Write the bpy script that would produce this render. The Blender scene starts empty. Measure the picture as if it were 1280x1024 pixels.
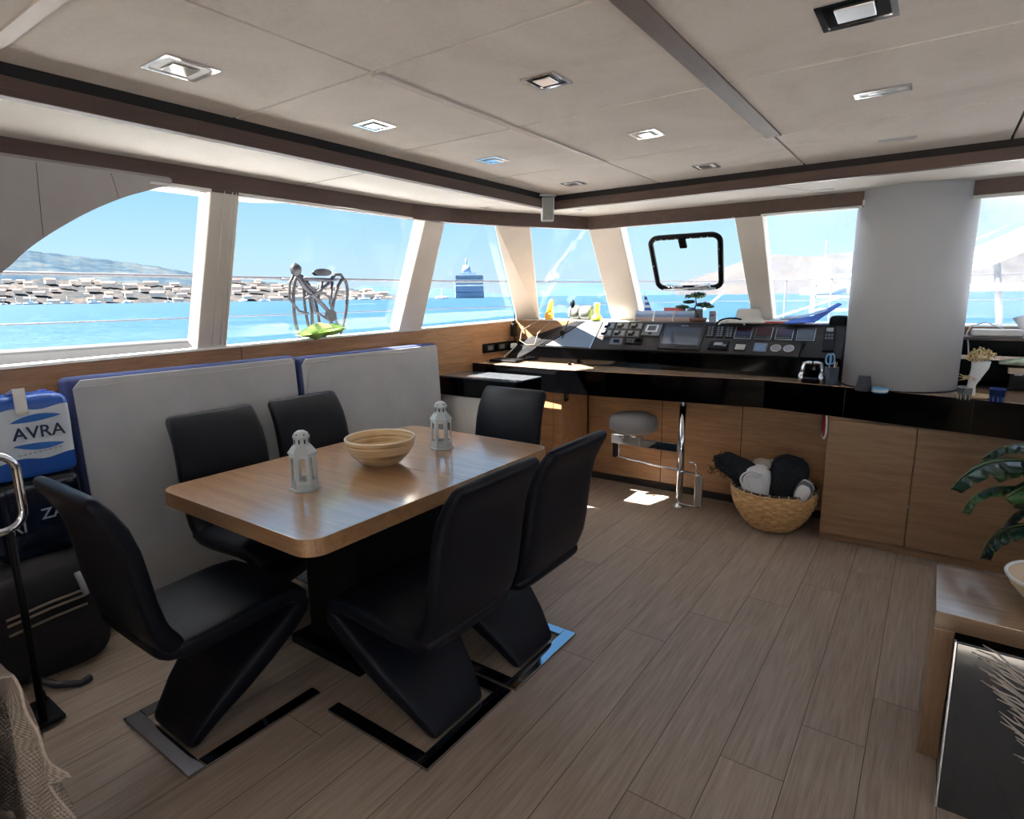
import bpy, bmesh, math, random
from mathutils import Vector, Matrix, Euler
random.seed(7)
SC = bpy.context.scene
COL = SC.collection
PI = math.pi
SC.view_settings.view_transform = 'Standard'
SC.view_settings.look = 'None'
SC.view_settings.gamma = 1.0
SC.view_settings.use_curve_mapping = False
SC.view_settings.exposure = 0.55

# ------------------------------------------------------------------ camera
F_PX, PITCH, YAW, ROLL = 740.7, math.radians(10.83), math.radians(35.39), math.radians(-.722)
cam = bpy.data.cameras.new('camera'); cam_ob = bpy.data.objects.new('camera', cam); COL.objects.link(cam_ob)
cam.sensor_fit = 'HORIZONTAL'; cam.sensor_width = 36; cam.lens = 36 * F_PX / 1280
cam.clip_start = .05; cam.clip_end = 30000
fw = Vector((-math.sin(YAW) * math.cos(PITCH), math.cos(YAW) * math.cos(PITCH), -math.sin(PITCH)))
rt = Vector((math.cos(YAW), math.sin(YAW), 0)); up = rt.cross(fw)
r2 = math.cos(ROLL) * rt + math.sin(ROLL) * up; u2 = -math.sin(ROLL) * rt + math.cos(ROLL) * up
M = Matrix((r2, u2, -fw)).transposed().to_4x4(); M.translation = (0, 0, 1.5)
cam_ob.matrix_world = M
SC.camera = cam_ob

# ------------------------------------------------------------------ materials
class NT:
    def __init__(s, name):
        s.m = bpy.data.materials.new(name); s.m.use_nodes = True
        s.t = s.m.node_tree; s.b = s.t.nodes['Principled BSDF']
    def n(s, typ, **kw):
        x = s.t.nodes.new(typ)
        for k, v in kw.items():
            if k.startswith('i_'):
                key = k[2:]
                x.inputs[int(key) if key.isdigit() else key.replace('_', ' ')].default_value = v
            else: setattr(x, k, v)
        return x
    def l(s, a, b): s.t.links.new(a, b)
    def math(s, op, a, b=None):
        x = s.n('ShaderNodeMath', operation=op)
        for i, v in enumerate((a, b)):
            if v is None: continue
            if isinstance(v, (int, float)): x.inputs[i].default_value = v
            else: s.l(v, x.inputs[i])
        return x.outputs[0]
    def ramp(s, fac, stops):
        r = s.n('ShaderNodeValToRGB'); cr = r.color_ramp
        while len(cr.elements) < len(stops): cr.elements.new(.5)
        for e, (p, c) in zip(cr.elements, stops): e.position = p; e.color = (*c, 1)
        s.l(fac, r.inputs[0]); return r.outputs[0]
    def coord(s, scale=(1, 1, 1), kind='Object'):
        tc = s.n('ShaderNodeTexCoord'); mp = s.n('ShaderNodeMapping'); mp.inputs['Scale'].default_value = scale
        s.l(tc.outputs[kind], mp.inputs[0]); return mp.outputs[0]
    def noise(s, vec, scale=5, detail=4, rough=.55, dist=0):
        x = s.n('ShaderNodeTexNoise'); x.inputs['Scale'].default_value = scale; x.inputs['Detail'].default_value = detail
        x.inputs['Roughness'].default_value = rough; x.inputs['Distortion'].default_value = dist
        s.l(vec, x.inputs['Vector']); return x.outputs['Fac']
    def bump(s, h, strength=.3, dist=.002):
        x = s.n('ShaderNodeBump'); x.inputs['Strength'].default_value = strength; x.inputs['Distance'].default_value = dist
        s.l(h, x.inputs['Height']); s.l(x.outputs[0], s.b.inputs['Normal'])

def simple(name, col, rough=.5, metal=0, var=.08, vscale=6, bump=0, bscale=60, coat=0, spec=.5, emit=None, estr=0):
    k = NT(name); b = k.b
    b.inputs['Roughness'].default_value = rough; b.inputs['Metallic'].default_value = metal
    b.inputs['Specular IOR Level'].default_value = spec
    if coat: b.inputs['Coat Weight'].default_value = coat; b.inputs['Coat Roughness'].default_value = .08
    v = k.coord()
    if var:
        f = k.noise(v, vscale, 4)
        k.l(k.ramp(f, [(.3, tuple(c * (1 - var) for c in col)), (.7, tuple(min(1, c * (1 + var)) for c in col))]), b.inputs['Base Color'])
    else: b.inputs['Base Color'].default_value = (*col, 1)
    if bump: k.bump(k.noise(v, bscale, 3), bump, .003)
    if emit: b.inputs['Emission Color'].default_value = (*emit, 1); b.inputs['Emission Strength'].default_value = estr
    return k.m

def wood(name, c1, c2, axis='x', rough=.45, coat=0, spec=.5, grain=1.0):
    k = NT(name); b = k.b
    st = {'x': (1.2, 14, 14), 'y': (14, 1.2, 14), 'z': (14, 14, 1.2)}[axis]
    v = k.coord(st)
    a = k.noise(v, 2.2 * grain, 6, .62, .6)
    v2 = k.coord(tuple(t * (3 if t > 5 else 1.5) for t in st))
    f = k.noise(v2, 6 * grain, 3, .6)
    mix = k.math('ADD', k.math('MULTIPLY', a, .62), k.math('MULTIPLY', f, .38))
    mid = tuple((x + y) / 2 for x, y in zip(c1, c2))
    k.l(k.ramp(mix, [(.36, c2), (.5, mid), (.62, c1)]), b.inputs['Base Color'])
    b.inputs['Roughness'].default_value = rough; b.inputs['Specular IOR Level'].default_value = spec
    if coat: b.inputs['Coat Weight'].default_value = coat; b.inputs['Coat Roughness'].default_value = .13; b.inputs['Coat IOR'].default_value = 1.9
    k.bump(mix, .12, .001)
    return k.m

def floor_mat():
    k = NT('plank_floor'); b = k.b
    tc = k.n('ShaderNodeTexCoord'); sp = k.n('ShaderNodeSeparateXYZ'); k.l(tc.outputs['Object'], sp.inputs[0])
    W, LN = .1945, 1.44
    cx = k.math('DIVIDE', k.math('ADD', sp.outputs[0], .44 + W * 40), W)
    col = k.math('FLOOR', cx); fx = k.math('FRACT', cx)
    yy = k.math('DIVIDE', k.math('SUBTRACT', k.math('ADD', sp.outputs[1], LN * 20 - 1.784 + .305 * 40), k.math('MULTIPLY', col, .305)), LN)
    row = k.math('FLOOR', yy); fy = k.math('FRACT', yy)
    ex = k.math('MINIMUM', fx, k.math('SUBTRACT', 1, fx)); ey = k.math('MINIMUM', fy, k.math('SUBTRACT', 1, fy))
    seam = k.math('MINIMUM', k.math('MULTIPLY', ex, W), k.math('MULTIPLY', ey, LN))
    line = k.math('LESS_THAN', seam, .0013)
    wn = k.n('ShaderNodeTexWhiteNoise'); cb = k.n('ShaderNodeCombineXYZ'); k.l(col, cb.inputs[0]); k.l(row, cb.inputs[1]); k.l(cb.outputs[0], wn.inputs['Vector'])
    ad = k.n('ShaderNodeVectorMath', operation='ADD'); k.l(tc.outputs['Object'], ad.inputs[0]); k.l(wn.outputs['Color'], ad.inputs[1])
    mp = k.n('ShaderNodeMapping'); mp.inputs['Scale'].default_value = (30, 1.3, 1); k.l(ad.outputs[0], mp.inputs[0])
    g = k.noise(mp.outputs[0], 2.5, 6, .65)
    mp2 = k.n('ShaderNodeMapping'); mp2.inputs['Scale'].default_value = (140, 3, 1); k.l(ad.outputs[0], mp2.inputs[0])
    g2 = k.noise(mp2.outputs[0], 2, 2, .6)
    t = k.math('ADD', k.math('MULTIPLY', g, .6), k.math('MULTIPLY', g2, .3))
    t = k.math('ADD', t, k.math('MULTIPLY', wn.outputs['Value'], .10))
    c = k.ramp(t, [(.32, (.235, .175, .135)), (.5, (.345, .27, .215)), (.68, (.44, .36, .295))])
    mx = k.n('ShaderNodeMix', data_type='RGBA'); k.l(line, mx.inputs[0]); k.l(c, mx.inputs[6]); mx.inputs[7].default_value = (.06, .045, .035, 1)
    k.l(mx.outputs[2], b.inputs['Base Color'])
    b.inputs['Roughness'].default_value = .42; b.inputs['Specular IOR Level'].default_value = .4
    k.bump(k.math('SUBTRACT', k.math('MULTIPLY', t, .25), line), .25, .002)
    return k.m

def glass_mat(name, salt=.05, tint=(1, 1, 1), streak=1):
    m = bpy.data.materials.new(name); m.use_nodes = True; t = m.node_tree; t.nodes.clear()
    o = t.nodes.new('ShaderNodeOutputMaterial'); tr = t.nodes.new('ShaderNodeBsdfTransparent'); gl = t.nodes.new('ShaderNodeBsdfGlossy')
    df = t.nodes.new('ShaderNodeBsdfTranslucent'); df.inputs[0].default_value = (.95, .97, 1, 1)
    tr.inputs[0].default_value = (*tint, 1); gl.inputs['Roughness'].default_value = .02
    fr = t.nodes.new('ShaderNodeFresnel'); fr.inputs[0].default_value = 1.35
    ml = t.nodes.new('ShaderNodeMath'); ml.operation = 'MULTIPLY'; ml.inputs[1].default_value = .04; t.links.new(fr.outputs[0], ml.inputs[0])
    m1 = t.nodes.new('ShaderNodeMixShader'); t.links.new(ml.outputs[0], m1.inputs[0]); t.links.new(tr.outputs[0], m1.inputs[1]); t.links.new(gl.outputs[0], m1.inputs[2])
    tc = t.nodes.new('ShaderNodeTexCoord'); mp = t.nodes.new('ShaderNodeMapping'); mp.inputs['Scale'].default_value = (9, 9, 1.5)
    nz = t.nodes.new('ShaderNodeTexNoise'); nz.inputs['Scale'].default_value = 3; nz.inputs['Detail'].default_value = 6
    t.links.new(tc.outputs['Object'], mp.inputs[0]); t.links.new(mp.outputs[0], nz.inputs['Vector'])
    mu = t.nodes.new('ShaderNodeMath'); mu.operation = 'MULTIPLY'; mu.inputs[1].default_value = salt * 2; t.links.new(nz.outputs['Fac'], mu.inputs[0])
    m2 = t.nodes.new('ShaderNodeMixShader'); t.links.new(mu.outputs[0], m2.inputs[0]); t.links.new(m1.outputs[0], m2.inputs[1]); t.links.new(df.outputs[0], m2.inputs[2])
    t.links.new(m2.outputs[0], o.inputs[0])
    return m

def stripes(name, c1, c2, axis=0, freq=30, rough=.8, bump=.3):
    k = NT(name); tc = k.n('ShaderNodeTexCoord'); sp = k.n('ShaderNodeSeparateXYZ'); k.l(tc.outputs['Object'], sp.inputs[0])
    s = k.math('SINE', k.math('MULTIPLY', sp.outputs[axis], freq))
    k.l(k.ramp(k.math('ADD', k.math('MULTIPLY', s, .5), .5), [(.45, c1), (.55, c2)]), k.b.inputs['Base Color'])
    k.b.inputs['Roughness'].default_value = rough
    k.bump(k.noise(tc.outputs['Object'], 150, 2), bump, .003)
    return k.m

def waffle(name, col):
    k = NT(name); tc = k.n('ShaderNodeTexCoord')
    mp = k.n('ShaderNodeMapping'); k.l(tc.outputs['UV'], mp.inputs[0])
    sp = k.n('ShaderNodeSeparateXYZ'); k.l(mp.outputs[0], sp.inputs[0])
    a = k.math('SINE', k.math('MULTIPLY', sp.outputs[0], 330)); b = k.math('SINE', k.math('MULTIPLY', sp.outputs[1], 400))
    h = k.math('MULTIPLY', a, b)
    k.l(k.ramp(k.math('ADD', k.math('MULTIPLY', h, .5), .5), [(.2, tuple(c * .62 for c in col)), (.6, col)]), k.b.inputs['Base Color'])
    k.b.inputs['Roughness'].default_value = .95; k.b.inputs['Specular IOR Level'].default_value = .1
    k.bump(h, .8, .006)
    return k.m

def pack_mat(name, white, blue, zlo, zhi):
    k = NT(name); tc = k.n('ShaderNodeTexCoord'); sp = k.n('ShaderNodeSeparateXYZ'); k.l(tc.outputs['Object'], sp.inputs[0])
    w = k.math('ADD', sp.outputs[2], k.math('MULTIPLY', k.math('SINE', k.math('MULTIPLY', sp.outputs[1], 38)), .006))
    inn = k.math('MULTIPLY', k.math('GREATER_THAN', w, zlo), k.math('LESS_THAN', w, zhi))
    mx = k.n('ShaderNodeMix', data_type='RGBA'); k.l(inn, mx.inputs[0]); mx.inputs[6].default_value = (*blue, 1); mx.inputs[7].default_value = (*white, 1)
    k.l(mx.outputs[2], k.b.inputs['Base Color']); k.b.inputs['Roughness'].default_value = .18
    k.bump(k.noise(tc.outputs['Object'], 22, 4, .6), .5, .01)
    return k.m

def sea_mat():
    k = NT('sea_water'); b = k.b
    tc = k.n('ShaderNodeTexCoord')
    mp = k.n('ShaderNodeMapping'); mp.inputs['Rotation'].default_value = (0, 0, .5); mp.inputs['Scale'].default_value = (1, 2.6, 1); k.l(tc.outputs['Object'], mp.inputs[0])
    n1 = k.noise(mp.outputs[0], .35, 8, .62); n2 = k.noise(mp.outputs[0], .05, 4, .5)
    s = k.math('ADD', k.math('MULTIPLY', n1, .7), k.math('MULTIPLY', n2, .3))
    k.l(k.ramp(s, [(.33, (.004, .026, .060)), (.48, (.009, .040, .078)), (.60, (.018, .052, .088)), (.68, (.09, .11, .125))]), b.inputs['Base Color'])
    b.inputs['Roughness'].default_value = .35; b.inputs['Specular IOR Level'].default_value = .3
    k.bump(n1, .6, .5)
    return k.m

def ceil_mat():
    k = NT('suede_panel'); b = k.b; v = k.coord()
    a = k.noise(v, 2.2, 6, .62, 1.2); f = k.noise(v, 60, 3, .6)
    s = k.math('ADD', k.math('MULTIPLY', a, .75), k.math('MULTIPLY', f, .25))
    k.l(k.ramp(s, [(.33, (.64, .585, .53)), (.5, (.73, .675, .62)), (.66, (.78, .73, .68))]), b.inputs['Base Color'])
    b.inputs['Roughness'].default_value = .9; b.inputs['Specular IOR Level'].default_value = .15
    k.bump(f, .15, .002)
    return k.m

def wicker_mat():
    k = NT('wicker'); b = k.b; v = k.coord((1, 1, 4))
    f = k.noise(v, 28, 4, .6)
    k.l(k.ramp(f, [(.3, (.36, .17, .06)), (.5, (.62, .36, .15)), (.7, (.78, .52, .26))]), b.inputs['Base Color'])
    b.inputs['Roughness'].default_value = .5
    return k.m

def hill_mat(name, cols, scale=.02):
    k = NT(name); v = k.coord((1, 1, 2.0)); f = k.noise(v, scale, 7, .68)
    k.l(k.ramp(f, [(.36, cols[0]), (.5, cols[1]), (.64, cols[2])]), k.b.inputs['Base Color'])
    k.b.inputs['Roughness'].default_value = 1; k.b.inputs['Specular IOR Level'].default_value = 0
    return k.m

def bowl_mat():
    k = NT('bamboo_bowl'); v = k.coord((1.5, 1.5, 60)); f = k.noise(v, 2, 5, .6)
    k.l(k.ramp(f, [(.34, (.30, .17, .07)), (.48, (.62, .42, .22)), (.66, (.75, .56, .33))]), k.b.inputs['Base Color'])
    k.b.inputs['Roughness'].default_value = .35
    return k.m

M_floor = floor_mat(); M_ceil = ceil_mat()
M_soffit = simple('soffit_cream', (.72, .69, .64), .85, var=.05, vscale=3)
M_trim = wood('walnut_trim', (.115, .064, .045), (.066, .038, .028), 'y', .5)
M_trimx = wood('walnut_trim_cross', (.115, .064, .045), (.066, .038, .028), 'x', .5)
M_dark = simple('dark_gap', (.018, .013, .011), .8)
M_strip = simple('pale_strip', (.55, .48, .42), .5)
M_oaky = wood('oak_wall', (.36, .19, .09), (.20, .095, .042), 'y', .4)
M_oakx = wood('oak_front', (.43, .24, .115), (.27, .135, .06), 'x', .42)
M_oakz = wood('oak_upright', (.43, .24, .115), (.27, .135, .06), 'z', .42)
M_oakcab = wood('oak_cabinet', (.32, .19, .10), (.20, .11, .052), 'x', .45, grain=.8)
M_redwood = wood('red_wood', (.20, .075, .045), (.12, .045, .03), 'x', .4)
M_table = wood('table_oak', (.46, .265, .13), (.30, .155, .07), 'x', .3, coat=1)
M_panel = simple('panel_glass', (.003, .003, .004), .04, var=0, coat=.5)
M_panel.node_tree.nodes['Principled BSDF'].inputs['Coat IOR'].default_value = 1.5
M_side = wood('side_table_oak', (.36, .24, .15), (.25, .155, .09), 'x', .3, coat=1)
M_work = wood('worktop_wood', (.36, .235, .15), (.23, .14, .085), 'x', .22, coat=.2)
M_blackgloss = simple('black_gloss', (.0008, .0008, .001), .08, var=0, spec=.28)
M_blackmatte = simple('black_matte', (.002, .002, .0024), .55, var=0, spec=.2)
M_console = simple('console_panel', (.028, .023, .020), .5, var=.1, spec=.2)
M_basechrome = simple('dark_chrome', (.42, .42, .45), .05, 1, var=0)
M_leather = simple('black_leather', (.0035, .004, .008), .45, bump=.12, bscale=90, var=.15, spec=.22)
M_chrome = simple('chrome', (.75, .76, .78), .06, 1, var=0)
M_brushed = simple('brushed_steel', (.55, .55, .56), .28, 1, var=.05)
M_pillar = simple('pillar_cream', (.74, .68, .60), .55, var=.04)
M_lining = simple('arch_lining', (.50, .465, .44), .8, var=.04)
M_sill = simple('white_sill', (.85, .82, .77), .5, var=.03)
M_column = simple('white_column', (.50, .505, .52), .6, var=.03, vscale=2)
M_whitefab = simple('white_fabric', (.40, .405, .42), .9, var=.06, bump=.25, bscale=220)
M_navy = simple('navy_fabric', (.03, .045, .14), .8, bump=.2, bscale=200)
M_whiteplastic = simple('white_plastic', (.72, .71, .69), .4, var=.02)
M_lantern = simple('lantern_grey', (.46, .50, .51), .45, var=.06)
M_clearglass = glass_mat('lantern_glass', .0)
M_pane = glass_mat('saloon_pane', .0)
M_panef = glass_mat('windscreen_pane', .012)
M_panes = glass_mat('salted_pane', .07)
M_bowl = bowl_mat()
M_wicker = wicker_mat()
M_fur = simple('charcoal_wool', (.02, .022, .026), .95, bump=1, bscale=90, spec=.1, var=.4, vscale=40)
M_towelw = simple('white_towel', (.66, .66, .67), .95, bump=.8, bscale=160, spec=.1)
M_towelb = simple('beige_towel', (.48, .42, .36), .95, bump=.8, bscale=160, spec=.1)
M_towels = stripes('striped_towel', (.6, .6, .6), (.12, .12, .13), 1, 120)
M_throw = waffle('waffle_knit', (.62, .50, .41))
M_water = pack_mat('pack_wrap', (.55, .60, .66), (.02, .09, .38), .075, .275)
M_waterdark = simple('pack_wrap_dark', (.005, .008, .020), .15, bump=.6, bscale=20, var=.4)
M_logo = simple('print_blue', (.02, .12, .42), .3, var=0)
M_logod = simple('print_navy', (.012, .02, .07), .3, var=0)
M_print = simple('print_grey', (.30, .33, .38), .3, var=0)
M_leaf = simple('leaf_green', (.045, .115, .035), .35, var=.35, vscale=9)
M_leafd = simple('leaf_dark', (.018, .05, .03), .22, var=.35, vscale=9)
M_stem = simple('stem_green', (.17, .26, .09), .5)
M_pot = simple('terracotta_pot', (.30, .12, .06), .7)
M_seat = simple('grey_seat', (.22, .205, .205), .7, bump=.2, bscale=150)
M_red = simple('red_plastic', (.50, .02, .02), .4, var=0)
M_yellow = simple('yellow_plastic', (.85, .42, .02), .4, var=0)
M_lime = simple('lime_plastic', (.62, .75, .05), .4, var=0)
M_blue = simple('blue_plastic', (.03, .09, .50), .4, var=.1)
M_ltblue = simple('light_blue', (.16, .38, .62), .35, var=.2)
M_screen = simple('screen_glass', (.075, .08, .088), .12, var=0)
M_screenr = simple('screen_maroon', (.045, .016, .022), .15, var=0)
M_lcd = simple('lcd_grey', (.30, .295, .25), .3, var=0)
M_lcdb = simple('lcd_blue', (.15, .25, .40), .25, var=.2, vscale=60)
M_gauge = simple('gauge_face', (.22, .225, .23), .3, var=.06)
M_btn = simple('button_grey', (.10, .10, .105), .4, var=0)
M_btnw = simple('button_white', (.65, .65, .64), .4, var=0)
M_hat = simple('hat_canvas', (.60, .55, .48), .9, bump=.3, bscale=120)
M_paper = simple('paper_white', (.75, .75, .75), .8, var=.05)
def card_mat():
    k = NT('postcard_print'); tc = k.n('ShaderNodeTexCoord'); sp = k.n('ShaderNodeSeparateXYZ'); k.l(tc.outputs['Generated'], sp.inputs[0])
    f = k.math('ADD', sp.outputs[2], k.math('MULTIPLY', k.math('SUBTRACT', k.noise(tc.outputs['Generated'], 6, 4), .5), .35))
    k.l(k.ramp(f, [(.15, (.30, .20, .17)), (.38, (.42, .33, .30)), (.46, (.10, .17, .30)), (.62, (.14, .24, .42)), (.80, (.36, .48, .66))]), k.b.inputs['Base Color']); k.b.inputs['Roughness'].default_value = .4
    return k.m
M_photo1 = card_mat()
M_flag = stripes('greek_flag', (.75, .78, .82), (.03, .10, .45), 2, 150, .7, 0)
M_coral = simple('coral_print', (.42, .36, .32), .5)
M_gel = simple('gelcoat_white', (.78, .79, .80), .35, var=.02)
M_bulwark = simple('bulwark_grey', (.06, .061, .063), .5, var=.05)
M_steel = simple('rail_steel', (.07, .07, .08), .4, 0, var=0)
M_hose = simple('grey_rubber', (.004, .0045, .008), .7)
M_bag = simple('green_bag', (.30, .48, .10), .45, var=.6, vscale=14)
M_bagy = simple('yellow_bag', (.85, .72, .30), .45, var=.3, vscale=10)
M_flower = simple('dry_flower', (.62, .48, .26), .9, var=.3, vscale=40)
M_wrap = simple('white_wrap', (.68, .69, .70), .5)
M_mag = simple('magazine_print', (.45, .55, .42), .4, var=.6, vscale=20)
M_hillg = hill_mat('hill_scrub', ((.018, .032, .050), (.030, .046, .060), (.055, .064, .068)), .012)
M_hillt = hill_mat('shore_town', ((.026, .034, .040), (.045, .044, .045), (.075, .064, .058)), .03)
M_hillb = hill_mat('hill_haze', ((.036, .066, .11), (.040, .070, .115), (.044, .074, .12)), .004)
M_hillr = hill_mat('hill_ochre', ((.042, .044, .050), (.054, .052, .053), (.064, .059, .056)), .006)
M_housew = simple('house_wall', (.62, .56, .50), .9, var=.1, vscale=.1)
M_roof = simple('house_roof', (.17, .105, .082), .9, var=.15, vscale=.1)
M_ship = simple('ship_haze_blue', (.19, .29, .44), .7, var=0)  # bluish distance haze put into the hull colour
M_shipw = simple('ship_haze_white', (.33, .40, .48), .7, var=0)  # white dulled and blued, haze painted into the colour
M_sea = sea_mat()

# ------------------------------------------------------------------ mesh helper
class MB:
    def __init__(s): s.v = []; s.f = []; s.mi = []; s.sm = []; s.cur = 0; s.smooth = False; s.uv = None
    def m(s, i): s.cur = i; return s
    def add(s, vs, fs, smooth=None):
        o = len(s.v); s.v += [tuple(v) for v in vs]
        for f in fs: s.f.append([i + o for i in f]); s.mi.append(s.cur); s.sm.append(s.smooth if smooth is None else smooth)
        return s
    def box(s, x0, x1, y0, y1, z0, z1, mat=None):
        vs = [(x, y, z) for z in (z0, z1) for y in (y0, y1) for x in (x0, x1)]
        if mat: vs = [mat @ Vector(v) for v in vs]
        return s.add(vs, [(0, 2, 3, 1), (4, 5, 7, 6), (0, 1, 5, 4), (2, 6, 7, 3), (0, 4, 6, 2), (1, 3, 7, 5)], False)
    def cbox(s, c, d, mat=None):
        h = [q / 2 for q in d]; mm = Matrix.Translation(c) @ (mat or Matrix())
        return s.box(-h[0], h[0], -h[1], h[1], -h[2], h[2], mm)
    def hexa(s, a, b):      # two quads a (bottom) and b (top), same winding
        return s.add(list(a) + list(b), [(3, 2, 1, 0), (4, 5, 6, 7), (0, 1, 5, 4), (1, 2, 6, 5), (2, 3, 7, 6), (3, 0, 4, 7)], False)
    def prism(s, poly, z0, z1, fn=None):
        n = len(poly); vs = [(x, y, z0) for x, y in poly] + [(x, y, z1) for x, y in poly]
        if fn: vs = [fn(*v) for v in vs]
        return s.add(vs, [tuple(range(n - 1, -1, -1)), tuple(range(n, 2 * n))] + [(i, (i + 1) % n, n + (i + 1) % n, n + i) for i in range(n)], False)
    def lathe(s, prof, n=32, c=(0, 0, 0), mat=None, cap=True, smooth=True):
        vs = []
        for r, z in prof:
            for i in range(n):
                a = 2 * PI * i / n; p = Vector((r * math.cos(a), r * math.sin(a), z))
                if mat: p = mat @ p
                vs.append(p + Vector(c))
        fs = [(j * n + i, j * n + (i + 1) % n, (j + 1) * n + (i + 1) % n, (j + 1) * n + i) for j in range(len(prof) - 1) for i in range(n)]
        s.add(vs, fs, smooth)
        if cap:
            o = len(s.v) - len(vs); k = (len(prof) - 1) * n
            s.f += [list(range(o + n - 1, o - 1, -1)), list(range(o + k, o + k + n))]; s.mi += [s.cur] * 2; s.sm += [False] * 2
        return s
    def tube(s, pts, r, n=10, closed=False, cap=True):
        pts = [Vector(p) for p in pts]; N = len(pts); vs = []; prev = None
        for i, p in enumerate(pts):
            if closed: t = pts[(i + 1) % N] - pts[i - 1]
            else: t = pts[min(i + 1, N - 1)] - pts[max(i - 1, 0)]
            t.normalize()
            if prev is None:
                a = Vector((0, 0, 1)) if abs(t.z) < .9 else Vector((1, 0, 0)); u = t.cross(a).normalized()
            else: u = (prev - t * prev.dot(t)).normalized()
            prev = u; w = t.cross(u); rr = r[i] if isinstance(r, (list, tuple)) else r
            for k in range(n):
                a = 2 * PI * k / n; vs.append(p + u * math.cos(a) * rr + w * math.sin(a) * rr)
        L = N if closed else N - 1
        fs = [(i * n + k, i * n + (k + 1) % n, ((i + 1) % N) * n + (k + 1) % n, ((i + 1) % N) * n + k) for i in range(L) for k in range(n)]
        if cap and not closed: fs += [tuple(range(n - 1, -1, -1)), tuple(range((N - 1) * n, N * n))]
        return s.add(vs, fs, True)
    def loft(s, secs, n=24, p=4, cap=True):   # secs: (center, side vec, thick vec, half width, half thickness)
        vs = []
        for c, a, b, hw, ht in secs:
            c = Vector(c); a = Vector(a).normalized(); b = Vector(b).normalized()
            for k in range(n):
                t = 2 * PI * k / n; cx, sy = math.cos(t), math.sin(t)
                vs.append(c + a * hw * math.copysign(abs(cx) ** (2 / p), cx) + b * ht * math.copysign(abs(sy) ** (2 / p), sy))
        N = len(secs)
        fs = [(i * n + k, i * n + (k + 1) % n, (i + 1) * n + (k + 1) % n, (i + 1) * n + k) for i in range(N - 1) for k in range(n)]
        if cap: fs += [tuple(range(n - 1, -1, -1)), tuple(range((N - 1) * n, N * n))]
        return s.add(vs, fs, True)
    def blob(s, c, d, n=20, m=14, jit=0, mat=None, p=2.0, seed=0):
        rnd = random.Random(seed); vs = []
        ph = [rnd.uniform(0, 6.28) for _ in range(6)]
        for j in range(m + 1):
            la = -PI / 2 + PI * j / m
            for i in range(n):
                lo = 2 * PI * i / n
                f = lambda x: math.copysign(abs(x) ** (2 / p), x)
                x, y, z = f(math.cos(la)) * f(math.cos(lo)), f(math.cos(la)) * f(math.sin(lo)), f(math.sin(la))
                k = 1 + jit * (math.sin(5 * x + ph[0]) * math.sin(4 * y + ph[1]) + math.sin(7 * z + ph[2]) * math.sin(6 * x + ph[3]) * .6)
                q = Vector((x * d[0] * k, y * d[1] * k, z * d[2] * k))
                if mat: q = mat @ q
                vs.append(q + Vector(c))
        return s.add(vs, [(j * n + i, j * n + (i + 1) % n, (j + 1) * n + (i + 1) % n, (j + 1) * n + i) for j in range(m) for i in range(n)], True)
    def grid(s, fn, nu, nv):
        vs = [fn(i / nu, j / nv) for j in range(nv + 1) for i in range(nu + 1)]
        o = len(s.v)
        s.uv = s.uv or {}
        for k in range(len(vs)): s.uv[o + k] = ((k % (nu + 1)) / nu, (k // (nu + 1)) / nv)
        return s.add(vs, [(j * (nu + 1) + i, j * (nu + 1) + i + 1, (j + 1) * (nu + 1) + i + 1, (j + 1) * (nu + 1) + i) for j in range(nv) for i in range(nu)], True)
    def build(s, name, mats, parent=None, bevel=0, seg=2, solid=0, sub=0):
        me = bpy.data.meshes.new(name); me.from_pydata(s.v, [], s.f)
        for m in (mats if isinstance(mats, (list, tuple)) else [mats]): me.materials.append(m)
        me.polygons.foreach_set('material_index', s.mi); me.polygons.foreach_set('use_smooth', s.sm)
        if s.uv:
            ul = me.uv_layers.new(name='uv')
            for lp in me.loops: ul.data[lp.index].uv = s.uv.get(lp.vertex_index, (0, 0))
        me.validate(); me.update()
        bm = bmesh.new(); bm.from_mesh(me); bmesh.ops.recalc_face_normals(bm, faces=bm.faces); bm.to_mesh(me); bm.free()
        o = bpy.data.objects.new(name, me); COL.objects.link(o)
        if parent: o.parent = parent
        if solid: q = o.modifiers.new('solid', 'SOLIDIFY'); q.thickness = solid; q.offset = 0
        if bevel:
            q = o.modifiers.new('bevel', 'BEVEL'); q.width = bevel; q.segments = seg; q.limit_method = 'ANGLE'; q.angle_limit = .6
        if sub: q = o.modifiers.new('sub', 'SUBSURF'); q.levels = sub; q.render_levels = sub
        return o

def tag(o, label, cat, group=None, kind=None):
    o['label'] = label; o['category'] = cat
    if group: o['group'] = group
    if kind: o['kind'] = kind
    return o
def thing(name, label, cat, loc=(0, 0, 0), rz=0, group=None):
    o = bpy.data.objects.new(name, None); COL.objects.link(o); o.location = loc; o.rotation_euler = (0, 0, rz); o.empty_display_size = .1
    return tag(o, label, cat, group)
def struct(o, label=None, cat=None):
    o['kind'] = 'structure'
    if label: o['label'] = label
    if cat: o['category'] = cat
    return o
def copy_tree(o, parent=None):
    c = o.copy(); COL.objects.link(c)
    if parent: c.parent = parent
    for ch in o.children: copy_tree(ch, c)
    return c
def text(body, name, mat, parent, size, mw, extrude=.0006, bold=.012):
    cu = bpy.data.curves.new(name, 'FONT'); cu.body = body; cu.size = size; cu.extrude = extrude; cu.offset = bold * size; cu.align_x = 'CENTER'; cu.align_y = 'CENTER'
    t = bpy.data.objects.new('t', cu); COL.objects.link(t)
    me = bpy.data.meshes.new_from_object(t.evaluated_get(bpy.context.evaluated_depsgraph_get()))
    bpy.data.objects.remove(t); me.name = name; me.materials.clear(); me.materials.append(mat)
    o = bpy.data.objects.new(name, me); COL.objects.link(o); o.parent = parent; o.matrix_local = mw
    return o
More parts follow.
